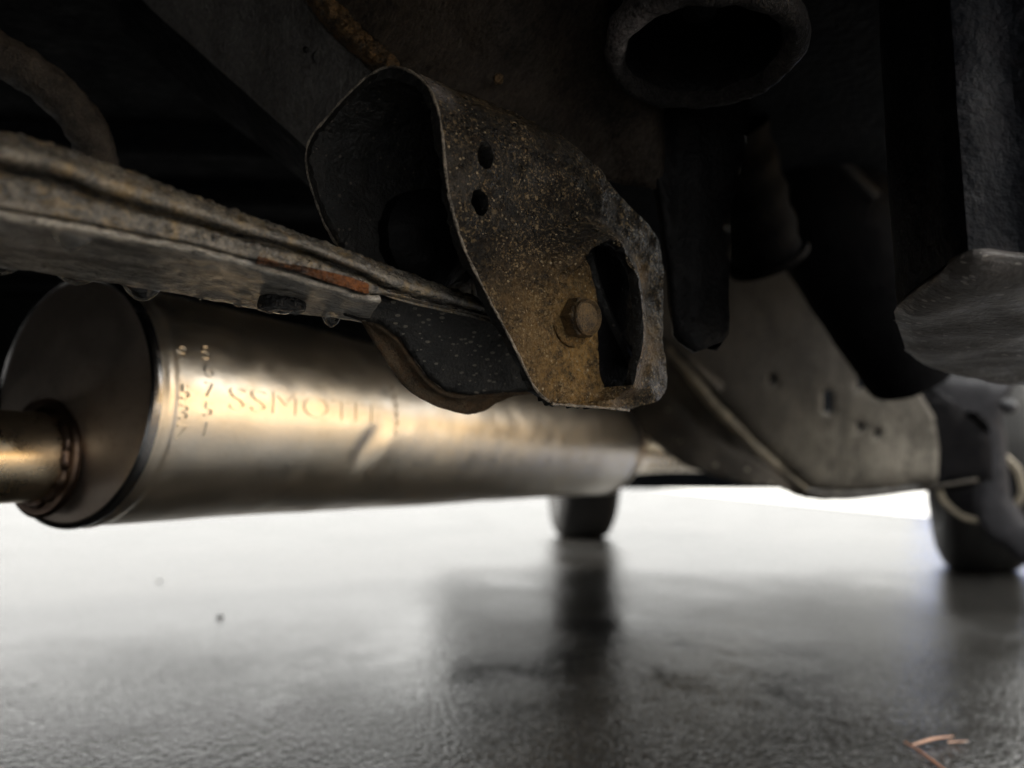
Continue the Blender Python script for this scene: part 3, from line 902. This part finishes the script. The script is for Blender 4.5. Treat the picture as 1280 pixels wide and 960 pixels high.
for x, fr, wpx, hpx, lab in ((2, .93, 44, 16, 'water drop cut by the left edge of the photo, under the arm'),
                             (98, .94, 42, 13, 'shallow wide water drop under the arm, left of the muffler rim'),
                             (181, .94, 40, 20, 'largest hanging water drop, under the arm above the muffler rim'),
                             (90, .10, 44, 28, 'dark flattened water drop high on the lower ridge of the arm'),
                             (256, .95, 20, 7, 'tiny flat water drop under the arm left of the black stud'),
                             (302, .95, 18, 6, 'thin flat water drop touching the left side of the black stud'),
                             (417, .95, 24, 16, 'small round water drop right of the black stud under the arm')):
    q = under_at(x, fr) if fr < 0.5 else botr[int(np.argmin(np.abs(proj(botr)[0] - x)))] + np.array([0, -0.002, -0.0012])
    dd = proj(q)[2]; mm = dd / F_PX
    drop('water_drop', q + np.array([0, -0.001, 0.0012]), wpx * mm / 0.8, wpx * mm * 0.6, hpx * mm * 1.1 + 0.0015, TD, lab)
qd = P(352, 384, 0.385)
drop('water_drop', qd + np.array([0, 0, 0.001]), 0.022, 0.02, 0.0045, TD, 'broad flat water drop hanging from the black rubber stud')
# beads on the arm's rim and lower ridge: far too many to name
def bead(c, n, r, flat=0.6):
    d_, a_2, b_2 = frame_of(n)
    vs, m_ = [], 8
    for lev, rad in ((0.0, 1.0), (0.45, 0.86), (0.8, 0.5)):
        for j in range(m_):
            th = 2 * math.pi * j / m_
            vs.append(c + d_ * r * flat * lev + (a_2 * math.cos(th) + b_2 * math.sin(th)) * r * rad)
    vs.append(c + d_ * r * flat)
    fs = [(i * m_ + j, i * m_ + (j + 1) % m_, (i + 1) * m_ + (j + 1) % m_, (i + 1) * m_ + j) for i in range(2) for j in range(m_)]
    fs += [(16 + j, 16 + (j + 1) % m_, 24) for j in range(m_)]
    fs.append(tuple(range(m_ - 1, -1, -1)))
    return np.array(vs), fs
beads = []
for _ in range(1100):
    i = int(rng.integers(10, 225)); j = int(rng.choice([rng.integers(4, 20), rng.integers(26, 40)]))
    q = ARM_FACE[i, j]
    n = np.cross(ARM_FACE[i + 1, j] - ARM_FACE[i - 1, j], ARM_FACE[i, j + 1] - ARM_FACE[i, j - 1])
    n = unit(n)
    if n @ (CAMV - q) < 0: n = -n
    r = 0.0009 + 0.0016 * rng.random() ** 2.5
    beads.append(bead(q - n * 0.0002, n, r))
for x, y, r in ((10, 190, 0.0022), (93, 196, 0.0017), (460, 333, 0.0019), (392, 302, 0.0016), (488, 336, 0.0016), (152, 228, 0.0015), (62, 208, 0.0014), (27, 172, 0.0016)):
    pp = proj(ARM_FACE.reshape(-1, 3)); k_ = int(np.argmin((pp[0] - x) ** 2 + (pp[1] - y) ** 2))
    q = ARM_FACE.reshape(-1, 3)[k_]
    beads.append(bead(q, unit(CAMV - q + np.array([0, 0, 0.1])), r, 0.75))
v, f = join(beads)
tag(obj('water_beads', v, f, M['water'], None, origin=P(200, 240, 0.3)), 'fine beads of water on the ridges of the wet steel arm', 'water beads', kind='stuff')

# ------------------------------------------------------------------ bushing cup at the top
cup = thing('spring_cup', P(880, 62, 0.42), 'dusty round steel cup open downward at the top edge', 'spring cup')
cc = P(878, 70, 0.42)
def wob_ring(v):
    return v + np.array([[0, 0, 1.0]]) * np.array([fbm(q, 70, 3) * 0.0022 for q in v])[:, None] + np.array([[1.0, 0, 0]]) * np.array([fbm(q, 60, 3, 2.2) * 0.0018 for q in v])[:, None]
v, f = lathe([tuple(q) for q in resample([(0.12, 0.053), (0.05, 0.053), (0.03, 0.053), (0.018, 0.0535), (0.012, 0.0541)], 24)], cc, (0.05, 0.06, 1), 90)
obj('cup_wall', wob_ring(v), f, M['axle'], cup)
v, f = lathe([tuple(q) for q in resample([(0.012, 0.0541), (0.006, 0.0548), (0.001, 0.0540), (-0.0025, 0.0505), (-0.003, 0.0475), (-0.001, 0.0440), (0.004, 0.0420)], 24)], cc, (0.05, 0.06, 1), 90)
obj('cup_lip', wob_ring(v), f, M['cup'], cup)
v, f = lathe([tuple(q) for q in resample([(0.004, 0.0420), (0.012, 0.0405), (0.05, 0.040), (0.055, 0.03), (0.056, 0.001)], 24)], cc, (0.05, 0.06, 1), 90)
obj('cup_inside', wob_ring(v), f, M['black'], cup)
v, f = lathe([(0.0, 0.0), (0.002, 0.009), (0.012, 0.011), (0.05, 0.011)], cc + np.array([0.0, 0.004, 0.026]), (0.05, 0.06, 1), 24)
obj('cup_stud', v, f, M['black'], cup)

# ------------------------------------------------------------------ hanger plate right of the bracket
hp = P(870, 300, 0.50); hn = unit((0.35, -0.93, -0.05))
v, f = plate_px([(795, 60), (945, 60), (932, 120), (924, 195), (906, 262), (905, 420), (897, 429), (866, 442), (846, 418), (838, 330), (826, 250)], hp, hn, 0.006,
                hfun=lambda px, W: np.array([fbm(q, 40, 3) * 0.002 for q in W]) + 0.006 * np.clip((px[:, 0] - 862) / 6, -1, 0))
hang = obj('hanger_plate', v, f, M['black'], None, origin=P(870, 100, 0.5))
solidify(hang, 0.006, -1)
tag(hang, 'black vertical hanger plate right of the bracket, under the round cup', 'plate')

# ------------------------------------------------------------------ curved hose at the upper left
hz = resample([P(-70, 20, 0.50), P(-10, 62, 0.50), P(40, 92, 0.50), P(85, 130, 0.51), P(112, 170, 0.52), P(122, 215, 0.54), P(120, 270, 0.56)], 120)
v, f = tube(hz, 0.0135, 28, bump=lambda q: fbm(q, 120, 3) * 0.0016 * (1.6 if q[2] < 0 else 1))
tag(obj('curved_pipe', v, f, M['pipe_dirty'], None, origin=hz[0]), 'curved dark pipe with a crusty underside, upper left above the arm', 'pipe')

# ------------------------------------------------------------------ muffler
MA, MB = P(92, 500, 0.60), P(745, 558, 1.58)
MR = 0.0985
MD = unit(MB - MA); ML = np.linalg.norm(MB - MA)
muf = thing('exhaust_muffler', MA, 'long shiny steel exhaust muffler with stamped numbers and a dent, behind the arm', 'muffler')
_, ma, mb = frame_of(MD)
def cyl(s, th, r): return MA + MD * s + r * (math.cos(th) * ma + math.sin(th) * mb)
def cyl_hit(x, y):
    r = ray(x, y); o_ = CAMV - MA
    rp_, op = r - MD * (r @ MD), o_ - MD * (o_ @ MD)
    a, b, c = rp_ @ rp_, 2 * rp_ @ op, op @ op - MR * MR
    t = (-b - math.sqrt(max(b * b - 4 * a * c, 0))) / (2 * a)
    q = CAMV + t * r
    s = (q - MA) @ MD; w_ = q - MA - MD * s
    return s, math.atan2(w_ @ mb, w_ @ ma)
NS, NT = 260, 200
sv = []
sl = np.concatenate([np.linspace(0.0, ML, NS)])
for s in sl:
    th = np.linspace(0, 2 * math.pi, NT, endpoint=False)
    sv.append(MA + MD * s + MR * (np.outer(np.cos(th), ma) + np.outer(np.sin(th), mb)))
v = np.vstack(sv)
rad = v - MA - np.outer((v - MA) @ MD, MD); rad /= np.linalg.norm(rad, axis=1, keepdims=True)
px = np.stack(proj(v)[:2], 1)
vis = np.einsum('ij,ij->i', rad, CAMV - v) > 0
def pg(cx, cy, la, lb, ang):
    dx, dy = px[:, 0] - cx, px[:, 1] - cy
    c, s = math.cos(ang), math.sin(ang)
    return np.exp(-(((dx * c + dy * s) / la) ** 2 + ((-dx * s + dy * c) / lb) ** 2)) * vis
dent = -0.0034 * pg(461, 556, 30, 9, R(-58)) + 0.0012 * pg(478, 566, 26, 9, R(-58))
dent += np.array([fbm(q, 7, 3) * 0.0012 + fbm(q, 30, 2, 4) * 0.00025 for q in v])
sarr = (v - MA) @ MD
dent += 0.0018 * np.exp(-((sarr - 0.012) / 0.004) ** 2) - 0.0006 * np.exp(-((sarr - 0.022) / 0.003) ** 2)
v = v + rad * dent[:, None]
obj('shell', v, grid_faces(NS, NT, True), M['muffler'], muf)
# left end cap: rolled seam, recessed face
v, f = lathe([(0.005, MR), (0.0035, MR + 0.0018), (0.0, MR + 0.0024), (-0.003, MR + 0.0014), (-0.0042, MR - 0.001), (-0.003, MR - 0.003)], MA, MD, 120)
obj('rolled_seam', v, f, M['seam'], muf)
v, f = lathe([(-0.0030, MR - 0.0020), (-0.0028, MR - 0.004), (-0.0040, MR - 0.010), (-0.0075, MR - 0.025), (-0.0115, MR - 0.045), (-0.014, MR - 0.07), (-0.0145, 0.0)], MA, MD, 96)
obj('end_cap', v, f, M['muffler_cap'], muf)
# inlet pipe, off centre, with a weld bead
pc = MA + MD * -0.012 + np.array([0, 0, -0.0445]) + unit(np.cross(MD, (0, 0, 1))) * -0.012
PR = 0.0345
pd = unit(-MD + np.array([0, 0, -0.02]))
path = [pc + pd * t for t in np.linspace(0.0, 0.34, 40)]
v, f = tube(path, PR, 56, caps=False, bump=lambda q: fbm(q, 20, 2) * 0.0006)
obj('inlet_pipe', v, f, M['pipe'], muf)
wv = []
for k_ in range(97):
    th = 2 * math.pi * k_ / 96
    wv.append(pc + pd * 0.004 + (PR + 0.001) * (math.cos(th) * ma + math.sin(th) * mb))
v, f = tube(wv, 0.0042, 12, bump=lambda q: fbm(q, 160, 2) * 0.0018)
obj('weld_bead', v, f, M['weld'], muf)
v, f = lathe([(-0.003, PR + 0.013), (0.0, PR + 0.012), (-0.0045, PR + 0.010), (-0.0055, PR + 0.004), (-0.004, PR)], pc, MD, 72)
obj('collar', v, f, M['weld'], muf)
# right end cap, domed, and outlet
v, f = lathe([(-0.012, MR + 0.0005), (-0.008, MR + 0.003), (0.0, MR + 0.003), (0.006, MR), (0.03, MR - 0.012), (0.05, MR - 0.03), (0.06, MR - 0.055), (0.062, 0.0)], MB, MD, 96)
obj('domed_cap', v, f, M['muffler'], muf)
ob = MB + MD * 0.05 + np.array([0.03, 0, -0.012])
v, f = tube([ob, ob + MD * 0.12, ob + MD * 0.3 + np.array([0.05, 0, -0.002]), ob + MD * 0.55 + np.array([0.16, 0, -0.01])], [0.05, 0.04, 0.034, 0.034], 32, 40)
obj('outlet_pipe', v, f, M['pipe'], muf)
v, f = lathe([(0.03, MR - 0.008), (0.036, MR - 0.006), (0.042, MR - 0.012)], MB, MD, 96)
obj('weld_bead', v, f, M['weld'], muf)

def emboss(name, text, x, y, hgt, stretch=1.0, down=False, depth=0.0011, gap=1.15, shear=0.0):
    """stamped characters wrapped onto the shell; read along the muffler or stacked downward"""
    s0, t0 = cyl_hit(x, y)
    up = 1.0
    if cyl(s0, t0 + 0.05, MR)[2] < cyl(s0, t0, MR)[2]: up = -1.0
    parts = []
    items = [(c, 0, -i * hgt * gap) for i, c in enumerate(text)] if down else [(text, 0, 0)]
    for c, ox, oy in items:
        if c == ' ': continue
        cu = bpy.data.curves.new('stamp', 'FONT'); cu.body = c; cu.size = hgt * 1.35; cu.align_x = 'CENTER' if down else 'LEFT'
        cu.align_y = 'CENTER'; cu.extrude = 0.0; cu.resolution_u = 3; cu.shear = shear; cu.offset = -hgt * 0.018
        to = bpy.data.objects.new('stamp', cu)
        COL.objects.link(to)
        dg = bpy.context.evaluated_depsgraph_get()
        me = bpy.data.meshes.new_from_object(to.evaluated_get(dg))
        bm = bmesh.new(); bm.from_mesh(me)
        bmesh.ops.triangulate(bm, faces=bm.faces)
        bmesh.ops.subdivide_edges(bm, edges=[e for e in bm.edges if e.calc_length() > hgt * 0.15], cuts=2)
        base_f = list(bm.faces)
        r_ = bmesh.ops.extrude_face_region(bm, geom=base_f)
        topv = [g for g in r_['geom'] if isinstance(g, bmesh.types.BMVert)]
        ids = set(id(x_) for x_ in topv)
        tops = set(topv)
        vs = []
        for vv in bm.verts:
            u_, w_ = (vv.co.x + ox) * stretch, vv.co.y + oy
            rr = MR + (depth + 0.0008 if vv in tops else -0.003)
            vs.append(cyl(s0 + u_, t0 + up * w_ / MR, rr))
        bm.verts.index_update()
        fs = [[q.index for q in ff.verts] for ff in bm.faces]
        parts.append((np.array(vs), fs))
        bm.free()
        bpy.data.objects.remove(to); bpy.data.meshes.remove(me)
    v, f = join(parts)
    o = obj(name, v, f, M['muffler'], muf, angle=50)
    return o
emboss('stamped_number', '9 537', 229, 442, 0.0130, 1.35, True, 0.0003, 1.2)
emboss('stamped_number', '56751', 257, 441, 0.0130, 1.35, True, 0.0003, 1.2)
emboss('stamped_logo', 'SSMOTEE', 284, 498, 0.021, 1.75, False, 0.0002)
emboss('stamped_number', 'III125', 491, 485, 0.008, 1.7, True, 0.0005, 1.25)

# ------------------------------------------------------------------ chassis cross rail at the right
rail = thing('chassis_rail', P(1000, 500, 1.05), 'dusty brown chassis rail with slots and punched holes sloping down right of the bracket', 'chassis rail')
rp0 = P(1010, 480, 1.38); rn = unit((-0.22, -0.93, -0.30))
ro = [(880, 120), (925, 230), (965, 298), (1062, 400), (1128, 470), (1150, 490), (1168, 520), (1174, 560), (1172, 606), (1120, 613), (1060, 618), (1012, 614), (960, 572), (900, 512), (850, 452), (825, 425), (800, 300)]
rh = [[(1029, 488), (1040, 488), (1041, 518), (1029, 516)]]
for cx, cy in ((1076, 480), (1097, 490), (1076, 533), (1097, 541), (966, 474)):
    rh.append([(cx - 5, cy - 8), (cx + 6, cy + 3), (cx - 4, cy + 8)])
def rail_h(px, W):
    e = np.clip((seg_dist(px, [(825, 425), (850, 452), (900, 512), (960, 572), (1012, 614), (1060, 618), (1170, 606)], False)[0]) / 26, 0, 1)
    return -0.016 * (1 - np.sqrt(np.clip(1 - (1 - e) ** 2, 0, 1))) + np.array([fbm(q, 9, 3) * 0.004 for q in W]) - 0.004 * (np.abs(px[:, 0] - 1049) < 2) + 0.0025 * np.sin(px[:, 0] / 17.0) * np.clip((px[:, 0] - 1040) / 60, 0, 1)
v, f = plate_px(ro, rp0, rn, 0.011, rh, rail_h)
solidify(obj('rail_face', v, f, M['rail'], rail, angle=60), 0.006, -1)
ridge = [(800, 400), (826, 427), (851, 454), (900, 514), (960, 574), (1012, 616), (1060, 620), (1120, 615), (1222, 600)]
lower = [(740, 470), (786, 520), (818, 552), (850, 577), (905, 597), (962, 607), (1012, 621), (1060, 621), (1222, 602)]
ra = resample([on_plane(x, y, rp0 + rn * -0.014, rn) for x, y in ridge], 60)
rb = resample([on_plane(x, y, rp0 + rn * -0.10, unit((-0.25, -0.6, 0.3))) if i < 6 else on_plane(x, y, rp0 + rn * -0.08, rn) for i, (x, y) in enumerate(lower)], 60)
lr = []
for i in range(60):
    a, b = ra[i], rb[i]
    lr.append(resample([a, a * 0.9 + b * 0.1, a * 0.62 + b * 0.38 - rn * 0.012, a * 0.55 + b * 0.45 - rn * 0.004, a * 0.25 + b * 0.75, b, b + np.array([0.02, 0.1, 0.05])], 20))
v = np.vstack(lr); v = v + np.array([fbm(q, 25, 3) * 0.003 for q in v])[:, None] * rn
solidify(obj('rail_lower_face', v, grid_faces(60, 20), M['rail_low'], rail), 0.005, 0)
for cx, cy in ((935, 600), (1010, 616)):
    q = on_plane(cx, cy, rp0 - rn * 0.03, rn)
    v, f = lathe([(0, 0.016), (0.007, 0.013), (0.011, 0.006), (0.012, 0.0)], q, (0, -0.2, -1), 16, wob=lambda k_: fbm(k_, 80) * 0.002)
    obj('drain_plug', v, f, M['rail_low'], rail)
v, f = plate_px([(1140, 470), (1190, 500), (1232, 540), (1236, 596), (1172, 609), (1140, 600)], rp0 - rn * 0.05, rn, 0.02, hfun=lambda px, W: np.array([fbm(q, 14, 3) * 0.004 for q in W]))
solidify(obj('rail_end', v, f, M['axle'], rail, angle=60), 0.02, -1)
rg = resample([on_plane(x, y, rp0 + rn * -0.012, rn) for x, y in [(834, 436), (852, 456), (900, 514), (960, 573), (1008, 612)]], 70)
v, f = tube(rg, [0.005, 0.011, 0.011, 0.009, 0.005], 14, bump=lambda q: fbm(q, 40, 3) * 0.003)
obj('ridge_highlight', v, f, M['rim_dust_and_highlight'], rail)  # tan tube paints the highlight along the ridge
# bent tab
q0 = [P(858, 446, 1.32), P(868, 440, 1.315), P(905, 480, 1.34), P(900, 490, 1.34)]
v, f = prism(q0, (0.004, 0.012, 0.0))
obj('bent_tab', v, f, M['rail'], rail, smooth=False)

# ------------------------------------------------------------------ axle tube and bellows, upper right
bel = thing('rubber_bellows', P(940, 240, 0.8), 'small dark ribbed rubber bellows behind the hanger plate', 'bellows')
bp_, bd_ = P(905, 170, 0.80), unit(P(975, 320, 0.86) - P(915, 150, 0.80))
pf = []
for i in range(41):
    t = i / 40
    pf.append((t * 0.15, 0.046 + 0.0016 * math.cos(t * 4 * 2 * math.pi) - 0.008 * t))
v, f = lathe([(0.0, 0.0)] + pf + [(0.15, 0.0)], bp_, bd_, 48)
obj('bellows_boot', v, f, M['soot'], bel)
v, f = lathe([(0.0, 0.041), (0.0, 0.045), (0.008, 0.045), (0.008, 0.041)], bp_ + bd_ * 0.142, bd_, 40)
obj('hose_clamp', v, f, M['soot'], bel)
ax_t = thing('axle_tube', P(1000, 200, 0.95), 'thick black axle tube slanting down behind the bellows and dark sill', 'axle tube')
v, f = tube([P(880, 20, 1.0), P(950, 130, 1.0), P(1010, 220, 1.0), P(1070, 330, 1.02), P(1140, 470, 1.06)], [0.07, 0.085, 0.085, 0.075, 0.06], 40, 50, bump=lambda q: fbm(q, 20) * 0.002)
obj('tube', v, f, M['soot'], ax_t)
v, f = tube([P(975, 130, 0.92), P(1030, 185, 0.92), P(1090, 248, 0.93)], 0.012, 16, 20)
obj('brake_pipe', v, f, M['black'], ax_t)

# ------------------------------------------------------------------ sill block at the right
blk = thing('side_sill', (0.33, 0.55, 0.36), 'scuffed grey side sill with shade-darkened sides cut by the right edge, upper right', 'side sill')

BN = unit((0.0, -0.075, -1.0))
BP = P(1206, 331, 0.335)
def zpt(x, y):
    return on_plane(x, y, BP, BN)
bp_px = [(1330, 338), (1280, 335), (1206, 331), (1176, 356), (1124, 394), (1130, 425), (1143, 452), (1165, 463), (1215, 474), (1262, 481), (1330, 470)]
poly = np.array([zpt(*q) for q in bp_px])
poly = resample(np.vstack([poly[-1:], poly, poly[:1]]), 70)[:-2]
V2, F2 = flat_mesh(poly[:, :2], [], 0.008)
dist_e = seg_dist(V2, poly[:, :2])[0]
zb = BP[2] + ((V2 - BP[:2]) @ BN[:2]) / -BN[2]
zz = zb + 0.007 * (np.clip(1 - dist_e / 0.02, 0, 1)) ** 2 + np.array([fbm((x, y, 0), 18, 4) * 0.004 for x, y in V2])
v = np.column_stack([V2, zz])
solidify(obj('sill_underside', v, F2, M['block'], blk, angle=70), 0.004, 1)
v, f = prism(poly + np.array([0, 0, 0.006]), (0.0, 0.0, 0.24))
f = [q for q in f if len(q) == 4]
vv, ff = [], []
rings = []
lo = resample(np.vstack([poly, poly[:1]]), 140, False)
for k_ in range(26):
    z = 0.0065 + 0.3 * k_ / 25
    rings.append(lo + np.array([0, 0, z]))
v, f = loft(rings, False, False)
v = v + np.array([[-0.6, -0.8, 0]]) * np.array([fbm(q, 22, 4) * 0.006 for q in v])[:, None]
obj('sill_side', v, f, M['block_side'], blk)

# ------------------------------------------------------------------ steering knuckle and wheels
kn = thing('wheel_knuckle', P(1230, 560, 1.45), 'dark curved steel knuckle arm in front of the right tyre', 'knuckle')
ko = [(1138, 468), (1150, 506), (1178, 532), (1206, 552), (1216, 585), (1217, 640), (1232, 672), (1262, 690), (1300, 722), (1340, 740), (1340, 668), (1285, 652), (1264, 622), (1258, 560), (1254, 520), (1262, 496), (1270, 478), (1215, 474), (1165, 460)]
v, f = plate_px(ko, P(1220, 560, 1.52), (-0.35, -0.93, -0.1), 0.02, hfun=lambda px, W: 0.006 * np.clip(seg_dist(px, ko)[0] / 10, 0, 1) ** 0.6)
solidify(obj('knuckle_arm', v, f, M['knuckle'], kn, angle=70), 0.025, -1)
qk = P(1257, 506, 1.47)
v, f = lathe([(0, 0), (0, 0.012), (0.02, 0.014), (0.03, 0.008), (0.03, 0)], qk, (-0.2, -0.9, -0.3), 20)
obj('ball_joint', v, f, M['knuckle'], kn)

def wheel(base, axis, rad, wid, label, ring=False):
    base = np.asarray(base, float)
    t_ = thing('wheel', base, label, 'wheel', 'wheels on the wet asphalt')
    c = base + np.array([0, 0, rad - 0.010])          # the tread flattens where it carries the load
    hw = wid / 2
    prof = [(-hw * .75, rad * .60), (-hw * .98, rad * .68), (-hw * 1.04, rad * .82), (-hw * .98, rad * .88), (-hw * .83, rad * .958), (-hw * .45, rad * .996), (0, rad),
            (hw * .45, rad * .996), (hw * .83, rad * .958), (hw * .98, rad * .88), (hw * 1.04, rad * .82), (hw * .98, rad * .68), (hw * .75, rad * .60)]
    prof = [tuple(q) for q in resample(prof, 40)]
    v, f = lathe(prof, c, axis, 96)
    d_ = unit(axis)
    # tread blocks: grooves round and across
    rel = v - c; al = rel @ d_; rr = np.linalg.norm(rel - np.outer(al, d_), axis=1)
    _, a2, b2 = frame_of(axis)
    ang = np.arctan2(rel @ b2, rel @ a2)
    gr = (rr > rad * 0.975) * (0.002 * (np.abs(np.abs(al) - hw * .35) < hw * 0.07) + 0.002 * (np.sin(ang * 48 + al * 30) > 0.75))
    v = v - (rel - np.outer(al, d_)) / rr[:, None] * gr[:, None]
    obj('tyre', v, f, M['tyre'], t_)
    v, f = lathe([(-hw * .78, rad * .62), (-hw * .7, rad * .585), (-hw * .3, rad * .55), (hw * .1, rad * .54), (hw * .15, 0.02)], c, axis, 64)
    obj('rim', v, f, M['knuckle'], t_)
    v, f = lathe([(-hw * .35, 0.0), (-hw * .38, rad * .34), (-hw * .3, rad * .36), (-hw * .25, rad * .36)], c, axis, 48)
    obj('brake_disc', v, f, M['knuckle'], t_)
    if ring:
        v, f = lathe([(-hw * .80, rad * .62), (-hw * .92, rad * .625), (-hw * .95, rad * .605), (-hw * .85, rad * .575), (-hw * .7, rad * .57)], c, axis, 64)
        obj('dusty_rim_lip', v, f, M['rim_dust_and_highlight'], t_)
    return t_
wheel(gpt(1226, 711), (0.919, -0.412, 0), 0.33, 0.19, 'large dark tyre at the right edge of the frame, nearer wheel')
sc_, sd_ = P(1224, 606, 1.72), unit(P(1224, 606, 1.72) - CAMV + np.array([0.35, 0, 0.2]))
v, f = lathe([(0.0, 0.0), (0.0, 0.072), (0.002, 0.075)], sc_, sd_, 40)
obj('dust_shield', v, f, M['axle'], kn)
v, f = lathe([(-0.004, 0.074), (-0.006, 0.080), (-0.004, 0.087), (0.004, 0.089), (0.012, 0.086)], sc_, sd_, 48, wob=lambda q: fbm(q, 30) * 0.003)
obj('dusty_shield_lip', v, f, M['rim_dust_and_highlight'], kn)
wheel(gpt(727, 671), (1, 0.05, 0), 0.33, 0.22, 'far black tyre standing below the muffler end, seen edge-on')

# ------------------------------------------------------------------ litter on the ground
nd = thing('pine_needle', gpt(1135, 932), 'fallen orange-brown pine needle pair lying on the asphalt at lower right', 'pine needle')
g0, g1, g2, g3 = gpt(1131, 931), gpt(1183, 968), gpt(1140, 937), gpt(1192, 926)
z = np.array([0, 0, 0.0025])
v, f = tube([g0 + z, (g0 + g1) / 2 + z * 1.4, g1 + z], [0.0008, 0.0013, 0.0011], 10, 14)
obj('dark_needle', v, f, M['needle'], nd)
v, f = tube([g2 + z * 1.5, (g2 + g3) / 2 + z * 2.2, g3 + z * 1.6], [0.0008, 0.0012, 0.0004], 10, 14)
obj('pale_needle', v, f, M['needle_pale'], nd)
g4, g5 = gpt(1185, 931), gpt(1210, 930)
v, f = tube([g4 + z, g5 + z], [0.0008, 0.0004], 8, 6)
obj('needle_tip', v, f, M['needle_pale'], nd)
for (x, y, r, lab) in ((275, 773, 0.0055, 'small dark pebble on the pale wet asphalt below the muffler'), (199, 727, 0.005, 'tiny dark pebble further off, nearer the muffler end cap')):
    q = gpt(x, y)
    v, f = lathe([(-0.002, 0.0), (0.0, r), (r * .6, r * .9), (r * 1.0, r * .45), (r * 1.05, 0.0)], q, (0, 0, 1), 14, wob=lambda k_: fbm(k_, 150) * 0.002)
    tag(obj('pebble', v, f, M['pebble'], None, origin=q), lab, 'pebble', 'pebbles on the asphalt')

# ------------------------------------------------------------------ beyond the car: blue car, fence added out of view (mirrored in the muffler)
bc = thing('parked_car', (6.15, 6.9, 0), 'blurred bright blue parked car glimpsed through the gap at the right edge', 'car')
side = [(-2.1, 0.35), (-2.15, 0.7), (-2.0, 0.95), (-1.2, 1.0), (-0.7, 1.42), (0.7, 1.45), (1.3, 1.02), (2.1, 0.9), (2.2, 0.6), (2.1, 0.35)]
rings = []
for yy, k_ in ((-0.86, 0.94), (-0.8, 1.0), (0.8, 1.0), (0.86, 0.94)):
    rings.append(np.array([(6.15 + x * (0.98 if abs(yy) > .82 else 1), 6.9 + yy, 0.35 + (z_ - 0.35) * k_) for x, z_ in side]))
v, f = loft(rings, True, True)
bevel(obj('car_body', v, f, M['blue'], bc, angle=30), 0.05, 3)
for x0, x1, x2, x3 in ((-1.05, -0.62, -0.06, -0.06), (0.06, 0.06, 0.62, 1.1)):
    v, f = prism([(6.15 + x0, 6.035, 1.0), (6.15 + x1, 6.035, 1.34), (6.15 + x2, 6.035, 1.36), (6.15 + x3, 6.035, 1.0)], (0, 0.02, 0))
    obj('side_window', v, f, M['glass'], bc, smooth=False)
for x0 in (-1.35, 1.35):
    for y0 in (6.05, 7.75):
        v, f = lathe([(-0.09, 0.2), (-0.1, 0.3), (-0.07, 0.33), (0.07, 0.33), (0.1, 0.3), (0.09, 0.2), (0.09, 0)], (6.15 + x0, y0, 0.335), (0, 1, 0), 40)
        wh = obj('wheel', v, f, M['tyre'], bc)
        v, f = lathe([(-0.102, 0.0), (-0.11, 0.06), (-0.095, 0.2), (-0.085, 0.21)], (6.15 + x0, y0, 0.335), (0, 1, 0), 32)
        obj('rim', v, f, M['chrome'], wh)
fence = thing('added_fence', (8.5, 0.0, 0), 'tall warm tan timber board fence added out of view to mirror gold in the muffler', 'fence')
b0 = None
nb = 42
for k_ in range(nb):
    y0 = -6.0 + k_ * 0.27
    if b0 is None:
        v, f = box((8.5, y0, 1.17), (0.025, 0.255, 2.3))
        b0 = obj('added_fence_board', v, f, M['timber'], fence, smooth=False)
        bevel(b0, 0.004, 1)
    else:
        c = b0.copy(); COL.objects.link(c); c.location = (0.006 * rng.standard_normal(), k_ * 0.27, 0.02 * rng.standard_normal())
for k_ in range(6):
    v, f = box((8.58, -6.0 + k_ * 2.2, 1.15), (0.1, 0.1, 2.3))
    obj('added_fence_post', v, f, M['timber'], fence, smooth=False)
